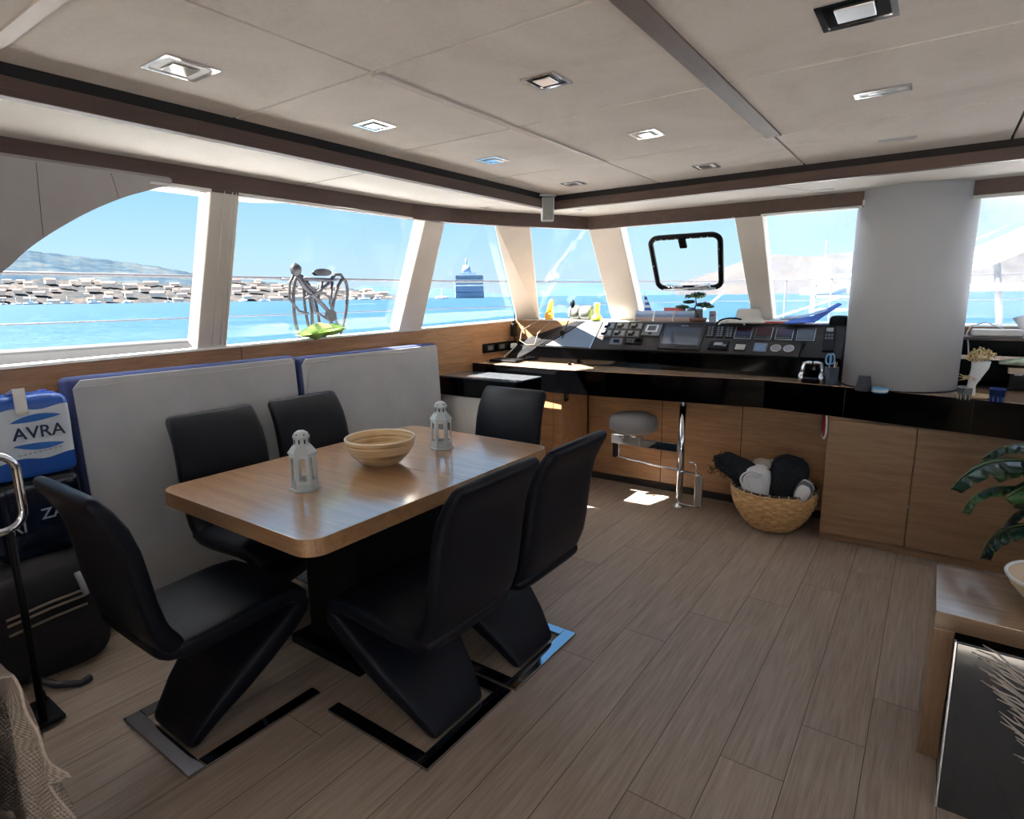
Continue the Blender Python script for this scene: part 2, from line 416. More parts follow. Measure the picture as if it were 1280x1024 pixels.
def arc(c, r, a0, a1, n=8):
    return [(c[0] + r * math.cos(a0 + (a1 - a0) * i / n), c[1] + r * math.sin(a0 + (a1 - a0) * i / n)) for i in range(n + 1)]
def rrect(x0, x1, y0, y1, r, n=6):
    return arc((x1 - r, y0 + r), r, -PI / 2, 0, n) + arc((x1 - r, y1 - r), r, 0, PI / 2, n) + arc((x0 + r, y1 - r), r, PI / 2, PI, n) + arc((x0 + r, y0 + r), r, PI, 1.5 * PI, n)
SKY_STRENGTH, SUN_E, DOOR_E, SIDE_E = 1.06, 42.0, 0.0, 5.0
# ------------------------------------------------------------------ room shell
struct(MB().box(-3.2, 2.25, -2.2, 4.6, -.05, 0).build('floor', M_floor), 'grey-beige plank floor of the saloon', 'floor')
def zs(y): return 1.2245 + .0138 * y
# left wall below the windows
mb = MB(); n0 = [(-3.2, -2.2, 0), (-3.15, -2.2, 0), (-3.15, 4.6, 0), (-3.2, 4.6, 0)]
mb.hexa(n0, [(-3.2, -2.2, zs(-2.2)), (-3.15, -2.2, zs(-2.2)), (-3.15, 4.6, zs(4.6)), (-3.2, 4.6, zs(4.6))])
wl = struct(mb.build('wall_left', M_oaky), 'oak-lined side wall below the long side windows', 'wall')
mb = MB()
for y in (1.83, -.4): mb.box(-3.1505, -3.149, y - .002, y + .002, .02, zs(y) - .004)
o = mb.build('seam', M_dark, wl)
mb = MB()
mb.hexa([(-3.225, -2.2, zs(-2.2) - .009), (-3.144, -2.2, zs(-2.2) - .009), (-3.144, 4.62, zs(4.62) - .009), (-3.225, 4.62, zs(4.62) - .009)],
        [(-3.225, -2.2, zs(-2.2) + .003), (-3.144, -2.2, zs(-2.2) + .003), (-3.144, 4.62, zs(4.62) + .003), (-3.225, 4.62, zs(4.62) + .003)])
struct(mb.build('trim_1', M_sill), 'white window sill along the side wall', 'sill')
struct(MB().box(-3.15, 2.25, 4.5, 4.64, 0, 1.285).build('wall_front', M_oakx), 'oak-lined front wall below the windscreen', 'wall')
struct(MB().box(-3.15, 2.25, 4.5, 4.75, 1.2855, 1.292).build('trim_2', M_sill), 'white sill under the windscreen', 'sill')
mb = MB().box(-2.27, -.44, 4.3, 4.33, 0, .925)
wn = struct(mb.build('wall_helm', M_oakx), 'oak panelling at the back of the knee space under the helm', 'wall')
mb = MB()
for x in (-1.64, -1.05): mb.box(x - .0025, x + .0025, 4.2985, 4.3005, .05, .92)
mb.build('seam', M_dark, wn)
struct(MB().box(-2.27, -.44, 4.285, 4.299, 0, .05).build('baseboard_helm', M_dark), 'dark toe strip below the helm panelling', 'baseboard')
# walls out of view, with the openings the daylight comes through
mb = MB()
mb.box(2.2, 2.25, -2.2, 4.6, 0, .98).box(2.2, 2.25, -2.2, 4.6, 1.95, 2.1)
for y in (-2.2, .2, 2.3, 4.4): mb.box(2.2, 2.25, y, y + .2, .98, 1.95)
struct(mb.build('wall_right', M_oaky), 'oak side wall opposite the dining table', 'wall')
mb = MB(); mb.box(-3.2, -.5, -2.25, -2.2, 0, 2.1).box(1.9, 2.25, -2.25, -2.2, 0, 2.1).box(-.5, 1.9, -2.25, -2.2, 2.0, 2.1)
struct(mb.build('wall_aft', M_soffit), 'cream aft wall around the open doorway', 'wall')

# ceiling panels on their grid
xs = [-2.0, -1.31, -.585, .18, .90, 1.62, 2.2]; ys = [-2.2, -1.5, -.8, -.12, .55, 1.215, 1.89, 2.6, 3.27]
mb = MB()
for i in range(len(xs) - 1):
    for j in range(len(ys) - 1):
        g = .005; x0, x1, y0, y1 = xs[i] + g, xs[i + 1] - g, ys[j] + g, ys[j + 1] - g
        mb.hexa([(x0, y0, 2.1), (x1, y0, 2.1), (x1, y1, 2.1), (x0, y1, 2.1)],
                [(x0, y0, 2.118), (x1, y0, 2.118), (x1, y1, 2.118), (x0, y1, 2.118)])
ce = struct(mb.build('ceiling', M_ceil), 'grey suede panelled ceiling', 'ceiling')
MB().box(-2.0, 2.2, -2.2, 3.27, 2.1185, 2.123).build('backing', M_dark, ce)
HD = [(-2.65, -2.2), (-2.648, 2.0), (-2.64, 2.7), (-2.59, 3.0), (-2.46, 3.31), (-2.30, 3.60), (-2.12, 3.96), (-1.0, 3.99), (2.2, 4.0)]
IN = [(-2.035, -2.2), (-2.035, 2.0), (-2.035, 2.7), (-2.035, 3.0), (-2.035, 3.2), (-2.035, 3.28), (-2.035, 3.305), (-1.0, 3.305), (2.2, 3.305)]
OUT = [(-2.75, -2.2), (-2.748, 2.0), (-2.74, 2.75), (-2.69, 3.05), (-2.55, 3.36), (-2.39, 3.65), (-2.17, 4.06), (-1.0, 4.1), (2.2, 4.1)]
mb = MB()
for i in range(len(HD) - 1):
    a, b, c, d = IN[i], IN[i + 1], OUT[i + 1], OUT[i]
    mb.hexa([(*p, 2.055) for p in (a, b, c, d)], [(*p, 2.075) for p in (a, b, c, d)])
so = struct(mb.build('ceiling_outer', M_soffit), 'cream soffit between the ceiling panels and the window header', 'ceiling')
mb = MB().box(-2.64, -2.04, 1.928, 1.932, 2.0543, 2.056)
mb.add([(-.86, 3.31, 2.0545), (-.855, 3.31, 2.0545), (-.55, 3.98, 2.0545), (-.555, 3.98, 2.0545)], [(0, 1, 2, 3)])
mb.build('seam', M_dark, so)
# header band over the windows
mb = MB()
for i in range(len(HD) - 1):
    a, b = HD[i], HD[i + 1]; c, d = OUT[i + 1], OUT[i]
    q = [a, b, (b[0] * .5 + c[0] * .5, b[1] * .5 + c[1] * .5), (a[0] * .5 + d[0] * .5, a[1] * .5 + d[1] * .5)]
    mb.hexa([(*p, 1.967) for p in q], [(*p, 2.0555) for p in q])
struct(mb.build('trim_3', M_trim), 'dark walnut header band above the windows', 'trim')
# beam round the ceiling field with a shadow gap over it
mb = MB().box(-2.04, -2.0, -2.2, 3.31, 2.02, 2.07)
struct(mb.build('trim_4', M_trim, bevel=.002), 'walnut beam running fore and aft beside the ceiling panels', 'trim')
struct(MB().box(-2.04, 2.2, 3.27, 3.31, 2.02, 2.07).build('trim_5', M_trimx, bevel=.002), 'walnut cross beam in front of the helm', 'trim')
mb = MB().box(-2.045, -2.012, -2.2, 3.31, 2.07, 2.12).box(-2.04, 2.2, 3.282, 3.315, 2.07, 2.12)
struct(mb.build('trim_6', M_dark), 'dark shadow gap above the walnut beams', 'trim')
struct(MB().box(-.613, -.556, -2.2, 2.6, 2.094, 2.104).build('trim_7', M_trim, bevel=.001), 'walnut strip between ceiling panels', 'trim')
struct(MB().box(-1.325, -1.297, 1.222, 2.595, 2.094, 2.104).build('trim_8', M_strip, bevel=.001), 'pale strip between ceiling panels above the table', 'trim')
struct(MB().box(-1.99, -1.32, .535, .57, 2.094, 2.104).build('trim_9', M_strip, bevel=.001), 'pale cross strip between ceiling panels', 'trim')
# roof deck above everything (keeps the sky out; unseen overhang shaped to trim sunlight)
ROOF = [(2.7, -4.4), (2.7, 4.12), (-2.15, 4.38), (-2.75, 4.02), (-2.92, 3.45), (-3.06, 2.95), (-3.75, 2.35), (-3.85, -4.4)]
struct(MB().prism(ROOF, 2.125, 2.2).build('roof', M_gel), 'white coachroof over the saloon, unseen overhang shaped to block sun', 'roof')

# windows: pillars, panes, arch lining
def PL(y, z, off=0): # point on the side window plane, off = outward
    x = -3.15 + (z - 1.255) * .5 / .71
    return Vector((x - off * .818, y, z + off * .576))
def PF(x, z, off=0):
    y = 4.6 - (z - 1.29) * .6 / .675
    return Vector((x, y + off * .747, z + off * .664))
NLv = Vector((-.818, 0, .576)); NFv = Vector((0, .747, .664))
def pane(name, q, mat, label):
    n = (q[1] - q[0]).cross(q[3] - q[0]).normalized()
    if n.y < 0 and abs(n.y) > abs(n.x): n = -n
    if abs(n.x) > abs(n.y) and n.x > 0: n = -n
    mb = MB().hexa([p + n * .080 for p in q], [p + n * .086 for p in q])
    return struct(mb.build(name, mat), label, 'window')
def post(name, b0, b1, t1, t0, nv, d, label):
    a = [b0, b1, t1, t0]
    mb = MB().hexa(a, [p + nv * d for p in a])
    return struct(mb.build(name, M_pillar, bevel=.008, seg=3), label, 'window pillar')
zb, zt = 1.262, 1.975
p1 = post('window_pillar', PL(1.59, zb - .03), PL(1.757, zb - .03), PL(1.605, zt - .006), PL(1.469, zt - .006), NLv, .1, 'cream pillar between the arched window and the wide side window')
mb = MB()
for k in (.45, .72, .86):
    a, b = PL(1.59 + .167 * k, zb, -.0015), PL(1.469 + .136 * k, zt, -.0015); mb.tube([a, b], .0018, 6)
mb.build('groove', M_sill, p1)
post('window_pillar', PL(3.041, zb - .03), PL(3.281, zb - .03), PL(3.006, zt - .006), PL(2.822, zt - .006), NLv, .1, 'cream pillar between the wide side window and the cruise ship window')
c0, c1 = Vector((-3.13, 4.50, 1.275)), Vector((-2.946, 4.6, 1.285)); t0, t1 = Vector((-2.475, 3.30, 1.99)), Vector((-2.355, 3.56, 1.99))
post('window_pillar', c0, c1, t1, t0, Vector((-.55, .6, .58)), .09, 'cream raked corner pillar where side and front windows meet')
f0, f1, g1, g0 = PF(-2.228, 1.27), PF(-1.966, 1.27), PF(-1.884, zt - .006), PF(-2.135, zt - .006)
post('window_pillar', f0, f1, g1, g0, NFv, .1, 'cream pillar beside the windscreen with the opening hatch, nearer the corner')
post('window_pillar', PF(-1.094, 1.27), PF(-.951, 1.27), PF(-.933, zt - .006), PF(-1.101, zt - .006), NFv, .1, 'cream pillar between the hatch window and the white column')
post('window_pillar', PF(-.40, 1.27), PF(.05, 1.27), PF(.02, zt + .02), PF(-.40, zt + .02), NFv, .1, 'cream pillar hidden behind the white column')
pane('window_1', [PL(-1.2, 1.24), PL(1.62, zb - .02), PL(1.5, zt + .02), PL(-1.2, zt + .02)], M_pane, 'arched side window above the water packs')
pane('window_2', [PL(1.72, zb - .02), PL(3.08, zb - .02), PL(2.86, zt + .02), PL(1.57, zt + .02)], M_pane, 'wide side window behind the sofa cushions')
pane('window_3', [PL(3.24, zb - .02), c0 + Vector((0, .05, 0)), t0 + Vector((0, .05, 0)), PL(2.97, zt + .02)], M_pane, 'side window with the cruise ship behind it')
pane('window_4', [c1 + Vector((-.04, 0, -.01)), PF(-2.19, 1.28), PF(-2.1, zt + .02), t1 + Vector((-.03, 0, 0))], M_pane, 'corner windscreen pane behind the yellow radio')
w5 = pane('window_5', [PF(-2.0, 1.28), PF(-1.06, 1.28), PF(-1.06, zt + .02), PF(-1.92, zt + .02)], M_panef, 'windscreen pane with a black framed opening hatch')
pane('window_6', [PF(-.98, 1.28), PF(-.36, 1.28), PF(-.36, zt + .02), PF(-.97, zt + .02)], M_panes, 'windscreen pane just beside the white column')
pane('window_7', [PF(.03, 1.28), PF(2.2, 1.28), PF(2.2, zt + .02), PF(.0, zt + .02)], M_panes, 'salt-sprayed windscreen pane beyond the white column')
# thin white frames at the heads of the panes
mb = MB()
mb.tube([PL(1.22, zt - .004), PL(1.47, zt - .004)], .008, 6); mb.tube([PL(1.6, zt - .004), PL(2.83, zt - .004)], .008, 6)
mb.tube([PF(-1.9, zt - .004), PF(-1.1, zt - .004)], .008, 6); mb.tube([PF(-.94, zt - .004), PF(-.4, zt - .004)], .008, 6); mb.tube([PF(.02, zt - .004), PF(2.2, zt - .004)], .010, 6)
struct(mb.build('trim_10', M_sill), 'white edge strip at the head of the windows', 'trim')
# arch lining that closes the upper corner of the first window
AR = [(-1.2, 1.225), (-.2, 1.235), (.25, 1.30), (.56, 1.45), (.758, 1.611), (.833, 1.696), (.916, 1.77), (1.023, 1.847), (1.127, 1.905), (1.212, 1.94), (1.30, 1.972), (1.30, 1.99), (-1.2, 1.99)]
def smooth(P, k=5):
    out = []
    for i in range(len(P) - 1):
        p0, p1, p2, p3 = (Vector(P[max(i - 1, 0)]), Vector(P[i]), Vector(P[i + 1]), Vector(P[min(i + 2, len(P) - 1)]))
        for q in range(k):
            t = q / k; v = .5 * ((2 * p1) + (p2 - p0) * t + (2 * p0 - 5 * p1 + 4 * p2 - p3) * t * t + (3 * p1 - p0 - 3 * p2 + p3) * t ** 3); out.append((v.x, v.y))
    return out + [tuple(P[-1])]
AR = smooth(AR[:-2]) + AR[-2:]
N = len(AR); mb = MB()
vs = [PL(y, z, -.004) for y, z in AR] + [PL(y, z, .05) for y, z in AR]
mb.add(vs, [tuple(range(N)), tuple(range(2 * N - 1, N - 1, -1))] + [(i, (i + 1) % N, N + (i + 1) % N, N + i) for i in range(N)])
al = struct(mb.build('wall_arch', M_lining), 'grey arched lining panel over the side window', 'wall')
mb = MB()
for y, z in ((.88, 1.75), (1.115, 1.905)): mb.tube([PL(y, z, -.0045), PL(y - .04, 1.985, -.0045)], .0008, 5)
mb.build('seam', M_dark, al)
# opening hatch in the windscreen (frame, latch, hinges)
def hq(u, v, off=-.01):   # u 0..1 across, v 0..1 up, on the windscreen plane
    xb0, xb1, xt0, xt1, z0, z1 = -1.742, -1.25, -1.70, -1.185, 1.54, 1.90
    x = (xb0 + (xb1 - xb0) * u) * (1 - v) + (xt0 + (xt1 - xt0) * u) * v
    return PF(x, z0 + (z1 - z0) * v, off)
mb = MB(); loop = []
for x, y in rrect(.03, .97, .03, .97, .12, 6): loop.append(hq(x, y))
mb.tube(loop, .019, 10, True)
hf = mb.build('hatch_frame', M_blackmatte, w5)
mb = MB(); R3 = Matrix((Vector((1, 0, 0)), Vector((0, -.664, .747)), NFv)).transposed().to_4x4()
mb.cbox(hq(.49, .88, -.03), (.05, .07, .02), R3)
mb.build('latch', M_blackgloss, hf, bevel=.004)
for u in (.24, .80):
    mb = MB().tube([hq(u, .10, -.015), hq(u + .03, .13, -.06), hq(u - .03, .16, -.06), hq(u - .05, .11, -.02)], .009, 8); mb.build('handle', M_chrome, hf)
mb = MB().tube([hq(.12, .05, -.03), hq(.9, .05, -.03)], .007, 8); mb.tube([hq(.2, .1, -.03), hq(.42, .09, -.035)], .01, 8); mb.tube([hq(.6, .09, -.035), hq(.82, .1, -.03)], .01, 8)
mb.build('stay_bar', M_brushed, hf)
mb = MB()
for u, v in ((.12, .965), (.2, .965), (.28, .965), (.4, .965), (.6, .965), (.74, .965), (.82, .965), (.965, .75), (.965, .45), (.03, .5)): mb.blob(hq(u, v, -.03), (.004, .004, .004), 8, 6)
mb.build('screw', M_brushed, hf)
# white structural column standing on the worktop
col_ = MB().lathe([(.286, .956), (.286, 2.06)], 64, (-.15, 4.14, 0)).build('column', M_column)
struct(col_, 'round white column standing on the helm worktop', 'column')
mb = MB().lathe([(.289, .9555), (.289, .96)], 64, (-.15, 4.14, 0)); mb.build('joint', M_blackmatte, col_)

# ------------------------------------------------------------------ ceiling lights
def downlight(x, y, z, dark, label, sx=.075, sy=.075, slot=False):
    t = thing('ceiling_downlight', label, 'ceiling light', (x, y, z), 0, 'recessed ceiling downlights')
    mb = MB(); w = .013
    mb.box(-sx, sx, -sy, -sy + w, -.004, 0).box(-sx, sx, sy - w, sy, -.004, 0).box(-sx, -sx + w, -sy + w, sy - w, -.004, 0).box(sx - w, sx, -sy + w, sy - w, -.004, 0)
    mb.build('bezel', M_chrome if not slot else M_brushed, t)
    MB().box(-sx + w, sx - w, -sy + w, sy - w, -.002, -.0006).build('reflector', M_blackgloss if dark else M_whiteplastic, t)
    if slot: MB().box(-sx * .5, sx * .5, -sy * .35, sy * .35, -.0035, -.002).build('slot', M_dark if dark else M_brushed, t)
    else: MB().box(-sx * .55, sx * .45, -sy * .5, sy * .5, -.006, -.002).build('lamp', M_brushed if dark else M_chrome, t, bevel=.006)
rows = ['first', 'second', 'third', 'fourth']
for k, y in enumerate((2.975, 2.25, 1.555, .888)):
    downlight(-1.685, y, 2.1, False, 'square silver downlight in the ceiling row over the dining table, %s from the helm' % rows[k], .07 if k == 3 else .055, .07 if k == 3 else .055)
for k, y in enumerate((2.99, 2.262, 1.55)):
    downlight(-.967, y, 2.1, k == 2, 'square %s downlight in the middle ceiling row, %s from the helm' % ('dark' if k == 2 else 'silver', rows[k]), .055, .055)
downlight(-.205, 1.60, 2.1, True, 'large dark square downlight over the clear floor, third from the helm', .075, .075)
downlight(-.2, 2.256, 2.1, False, 'narrow silver oblong light in the ceiling row before the white column', .075, .03, True)
downlight(-.197, 2.973, 2.1, False, 'slim oblong ceiling light close to the walnut cross beam before the column', .065, .02, True)
downlight(-.572, 3.796, 2.055, True, 'dark slot light in the soffit beside the white column', .05, .012, True)
downlight(-2.40, 3.12, 2.055, True, 'dark slot light in the soffit above the cruise ship window', .035, .02, True)
downlight(-2.0, 3.62, 2.055, True, 'dark slot light in the soffit beside the corner speaker', .035, .02, True)
t = thing('hanging_speaker', 'slim grey speaker hanging in the ceiling corner over the helm', 'speaker', (-1.99, 3.20, 2.1), math.radians(38))
MB().cbox((0, .0, -.006), (.10, .06, .012)).build('bracket', M_whiteplastic, t, bevel=.003)
Rm = Euler((math.radians(12), 0, 0)).to_matrix().to_4x4()
MB().cbox((0, 0, -.085), (.075, .06, .14), Rm).build('cabinet', M_whiteplastic, t, bevel=.006)
MB().cbox((0, -.031, -.085), (.062, .006, .125), Rm).build('grille', simple('speaker_grille', (.33, .33, .30), .8), t, bevel=.003)
# ------------------------------------------------------------------ dining chairs (Z-shaped cantilever)
def path_loft(pts, hws, hts, n=28, p=5, ends=True):
    P = [Vector((0, u, z)) for u, z in pts]; secs = []
    for i, c in enumerate(P):
        t = (P[min(i + 1, len(P) - 1)] - P[max(i - 1, 0)]).normalized(); nv = Vector((1, 0, 0)).cross(t)
        secs.append((c, (1, 0, 0), nv, hws[i], hts[i]))
    if ends:
        for side in (0, -1):
            c, a, b, hw, ht = secs[side]; t = (P[1] - P[0]).normalized() * -1 if side == 0 else (P[-1] - P[-2]).normalized()
            ex = [(c + t * ht * .6, a, b, hw - ht * .25, ht * .78), (c + t * ht * .95, a, b, hw - ht * .7, ht * .35)]
            secs = (ex[::-1] + secs) if side == 0 else secs + ex
    return MB().loft(secs, n, p)
def make_chair():
    t = thing('dining_chair', '', 'chair')
    bp_ = [(-.138, .948), (-.110, .905), (-.083, .85), (-.064, .78), (-.052, .70), (-.040, .61), (-.024, .53), (-.002, .475), (.03, .432)]
    path_loft(bp_, [.214, .217, .220, .222, .223, .223, .223, .222, .218], [.024, .027, .029, .031, .032, .033, .035, .037, .036]).build('backrest', M_leather, t)
    sp_ = [(.0, .437), (.06, .424), (.15, .424), (.26, .432), (.36, .44), (.43, .436), (.468, .412), (.478, .375)]
    path_loft(sp_, [.218, .222, .222, .222, .221, .219, .215, .205], [.036, .040, .042, .042, .040, .038, .036, .032]).build('seat', M_leather, t)
    lp = [(.470, .375), (.41, .325), (.32, .255), (.23, .185), (.15, .115), (.075, .032)]
    path_loft(lp, [.215, .212, .205, .190, .165, .135], [.040, .046, .046, .042, .034, .024], p=6).build('leg', M_leather, t)
    mb = MB().box(-.235, .235, -.005, .05, 0, .012).box(-.235, -.185, .05, .495, 0, .012).box(.185, .235, .05, .495, 0, .012)
    mb.build('base_frame', M_basechrome, t, bevel=.002)
    return t
ch = make_chair()
spots = [(-2.03, .732, 0, 'black leather dining chair at the table end beside the bottled water packs'),
         (-1.195, 1.415, PI / 2, 'black leather dining chair on the walkway side, with the whole base showing beneath'),
         (-1.185, 1.90, PI / 2, 'black leather dining chair on the walkway side, closer to the helm than its neighbour'),
         (-2.71, 1.468, -PI / 2, 'black leather dining chair against the white cushions, closer to the water packs'),
         (-2.71, 1.99, -PI / 2, 'black leather dining chair against the white cushions, behind the bamboo bowl'),
         (-1.97, 2.665, PI, 'black leather dining chair at the table end facing away from the helm')]
for i, (x, y, rz, lab) in enumerate(spots):
    o = ch if i == 0 else copy_tree(ch)
    o.location = (x, y, 0); o.rotation_euler = (0, 0, rz); o['label'] = lab; o['category'] = 'chair'; o['group'] = 'black dining chairs'
# ------------------------------------------------------------------ dining table
t = thing('dining_table', 'oak dining table with rounded corners on a black pedestal', 'table', (-2.02, 1.76, 0))
def wobj(mb): return mb
x0, x1, y0, y1 = -.49, .49, -.715, .725
mb = MB(); R = .075; ym = .055
mb.prism(arc((x1 - R, y0 + R), R, -PI / 2, 0, 8) + [(x1, ym - .001), (x0, ym - .001)] + arc((x0 + R, y0 + R), R, PI, 1.5 * PI, 8), .688, .75)
mb.build('tabletop', M_table, t, bevel=.002)
mb = MB(); mb.prism([(x0, ym + .001), (x1, ym + .001)] + arc((x1 - R, y1 - R), R, 0, PI / 2, 8) + arc((x0 + R, y1 - R), R, PI / 2, PI, 8), .688, .75)
mb.build('tabletop_leaf', M_table, t, bevel=.002)
MB().box(-.12, .22, -.32, .30, .04, .66).build('pedestal', M_blackmatte, t, bevel=.01)
MB().box(-.18, .272, -.38, .36, 0, .04).build('base_plate', M_blackmatte, t, bevel=.006)
MB().box(-.30, .30, -.55, .55, .66, .688).build('under_frame', M_blackmatte, t)
# lanterns
def lantern():
    t = thing('lantern', '', 'lantern')
    def hx(r, z, a0=0): return [(r * math.cos(a0 + k * PI / 3), r * math.sin(a0 + k * PI / 3), z) for k in range(6)]
    def hexl(mb, prof):
        vs = []
        for r, z in prof: vs += hx(r, z)
        n = len(prof); fs = [(j * 6 + i, j * 6 + (i + 1) % 6, (j + 1) * 6 + (i + 1) % 6, (j + 1) * 6 + i) for j in range(n - 1) for i in range(6)]
        fs += [tuple(range(5, -1, -1)), tuple(range((n - 1) * 6, n * 6))]
        return mb.add(vs, fs, False)
    hexl(MB(), [(.060, 0), (.060, .008), (.054, .010), (.052, .028)]).build('base', M_lantern, t, bevel=.0015)
    mb = MB(); R = .052
    for k in range(6):
        a = Vector((math.cos(k * PI / 3), math.sin(k * PI / 3), 0)) * R; b = Vector((math.cos((k + 1) * PI / 3), math.sin((k + 1) * PI / 3), 0)) * R
        d = (b - a); n = Vector((d.y, -d.x, 0)).normalized() * -.003
        for f0, f1, za, zb in ((0, .24, .028, .150), (.76, 1, .028, .150), (.24, .76, .028, .044), (.24, .76, .136, .150)):
            p, q = a + d * f0, a + d * f1
            mb.hexa([p + Vector((0, 0, za)), q + Vector((0, 0, za)), q + n + Vector((0, 0, za)), p + n + Vector((0, 0, za))],
                    [p + Vector((0, 0, zb)), q + Vector((0, 0, zb)), q + n + Vector((0, 0, zb)), p + n + Vector((0, 0, zb))])
    mb.build('frame', M_lantern, t)
    hexl(MB(), [(.0455, .03), (.0455, .149)]).build('pane', M_clearglass, t)
    hexl(MB(), [(.057, .150), (.057, .154), (.036, .182)]).build('roof', M_lantern, t, bevel=.001)
    mb = MB().lathe([(.032, .180), (.032, .186), (.030, .188), (.030, .212), (.033, .214), (.033, .219), (.026, .232), (.014, .240), (.001, .242)], 24)
    mb.build('vent_cap', M_lantern, t)
    mb = MB()
    for k in range(9):
        a = 2 * PI * k / 9; mb.cbox((.0302 * math.cos(a), .0302 * math.sin(a), .200), (.002, .006, .017), Matrix.Rotation(a, 4, 'Z'))
    for k in range(6):
        a = 2 * PI * k / 6; mb.blob((.0285 * math.cos(a), .0285 * math.sin(a), .2275), (.003, .003, .003), 8, 6)
    mb.build('vent_slot', M_dark, t)
    return t
ln = lantern(); ln.location = (-2.0, 1.375, .75); ln.rotation_euler = (0, 0, math.radians(-12)); ln['label'] = 'grey metal lantern on the table, closer to the rounded near corner'
l2 = copy_tree(ln); l2.location = (-1.972, 2.16, .75); l2.rotation_euler = (0, 0, math.radians(-19)); l2['label'] = 'pale grey metal lantern on the table, behind the bowl toward the helm'
ln['group'] = l2['group'] = 'lanterns on the table'
t = thing('bamboo_bowl', 'round striped bamboo bowl in the middle of the dining table', 'bowl', (-2.015, 1.795, .75))
MB().lathe([(.062, 0), (.066, .004), (.095, .018), (.128, .05), (.150, .085), (.159, .122), (.157, .128), (.151, .128), (.149, .122), (.140, .09), (.118, .055), (.085, .026), (.05, .014), (.001, .012)], 48, cap=False).build('bowl_body', M_bowl, t)
mb = MB().tube([(.155 * math.cos(k * PI / 24), .155 * math.sin(k * PI / 24), .1265) for k in range(48)], .0045, 8, True); mb.build('rim', simple('bowl_rim', (.74, .62, .46), .4), t)

# ------------------------------------------------------------------ sofa cushions against the side wall
def cushion(y0, y1, ztop, label, pipe_w):
    yc = (y0 + y1) / 2; hw = (y1 - y0) / 2
    t = thing('sofa_cushion', label, 'cushion', (-3.0, yc, 0), 0, 'white faced sofa cushions'); t.rotation_euler = (0, math.radians(-3.2), 0)
    z = ztop; mb = MB()
    mb.box(-.065, .060, -hw, hw, .02, z); mb.build('body', M_navy, t, bevel=.028, seg=4)
    mb = MB(); f = [(-hw + .018, .03), (hw - .014, .03), (hw - .014, z - .03), (hw - .03, z - .014), (-hw + .05, z - .014), (-hw + .018, z - .05)]
    N = len(f); vs = [(.058, a, b) for a, b in f] + [(.0665, a, b) for a, b in f]
    mb.add(vs, [tuple(range(N - 1, -1, -1)), tuple(range(N, 2 * N))] + [(i, (i + 1) % N, N + (i + 1) % N, N + i) for i in range(N)])
    mb.build('cover', M_whitefab, t, bevel=.008, seg=3)
    mb = MB().tube([(.066, -hw + .03, z - .045), (.067, hw - .03, z - .04)], .002, 6); mb.build('seam', simple('seam_thread', (.50, .47, .43), .9), t)
    return t
cushion(.945, 2.075, 1.178, 'wide white cushion with navy edge standing behind the near lantern', .02)
c2 = cushion(2.085, 3.285, 1.165, 'wide white cushion standing closer to the helm, next to the black-topped cabinet', .02)
mb = MB()
for k in (0, .022):
    mb.tube([(.0672, -.57, .60), (.0672, -.565, .95 + k), (.0672, -.54, 1.06 + k), (.0672, -.46, 1.125 + k * .5), (.0672, -.35, 1.14 + k * .3), (.0672, .5, 1.12)], .0016, 5)
mb.build('stitching', simple('stitch_line', (.48, .46, .43), .9), c2)
# low cabinet with black drawer front
t = thing('low_cabinet', 'low white cabinet with glossy black top drawer behind the table end chair', 'cabinet', (-2.72, 3.58, 0))
MB().box(-.38, .33, -.16, .16, .0, .755).build('body', simple('cabinet_white', (.62, .60, .57), .5), t, bevel=.004)
MB().box(-.39, .335, -.175, .165, .756, .893).build('drawer', M_blackgloss, t, bevel=.003)
MB().box(-.39, .335, -.178, .165, .8935, .903).build('glass_top', M_screen, t, bevel=.002)

# ------------------------------------------------------------------ water packs, bag, trolley at the side
def water_pack(name, mat, z, label, dy=0):
    t = thing(name, label, 'water pack', (-2.985, .765 + dy, z), 0)
    secs = []
    def ring(zz, k, b):
        out = []
        for i in range(72):
            a = 2 * PI * i / 72; cx, sy = math.cos(a), math.sin(a); p = 7
            x = .085 * math.copysign(abs(cx) ** (2 / p), cx); y = .152 * math.copysign(abs(sy) ** (2 / p), sy)
            sc = 1 - b * abs(math.cos(y / .272 * 3 * PI)) ** .0 * 0
            bul = .006 * abs(math.sin((y + .152) / .304 * 3 * PI))
            x += math.copysign(bul, x) if abs(x) > .05 else 0
            out.append((x * k, y * k, zz))
        return out
    prof = [(0, .9), (.004, .96), (.02, 1), (.10, .99), (.2, 1), (.27, .99), (.30, .97), (.318, .88), (.326, .74), (.328, .4)]
    vs = []
    for zz, k in prof: vs += ring(zz, k, 0)
    n = 72; fs = [(j * n + i, j * n + (i + 1) % n, (j + 1) * n + (i + 1) % n, (j + 1) * n + i) for j in range(len(prof) - 1) for i in range(n)]
    fs += [tuple(range(n - 1, -1, -1)), tuple(range((len(prof) - 1) * n, len(prof) * n))]
    mb = MB(); mb.add(vs, fs, True); mb.build('wrap', mat, t)
    for y in (-.10, 0, .10):
        for x in (-.045, .045): MB().lathe([(.026, .305), (.020, .322), (.015, .326), (.015, .3295)], 16, (x, y, 0)).build('bottle_neck', M_blue if mat == M_water else M_waterdark, t)
    return t
FX = Matrix(((0, 0, 1, 0), (1, 0, 0, 0), (0, 1, 0, 0), (0, 0, 0, 1)))
def onface(x, y, z, s=1): return Matrix.Translation((x, y, z)) @ FX
tp = water_pack('water_pack', M_water, .81, 'shrink-wrapped white and blue water pack, upper of two by the cushions')
text('AVRA', 'lettering', M_logod, tp, .068, onface(.0925, .03, .178))
mb = MB()
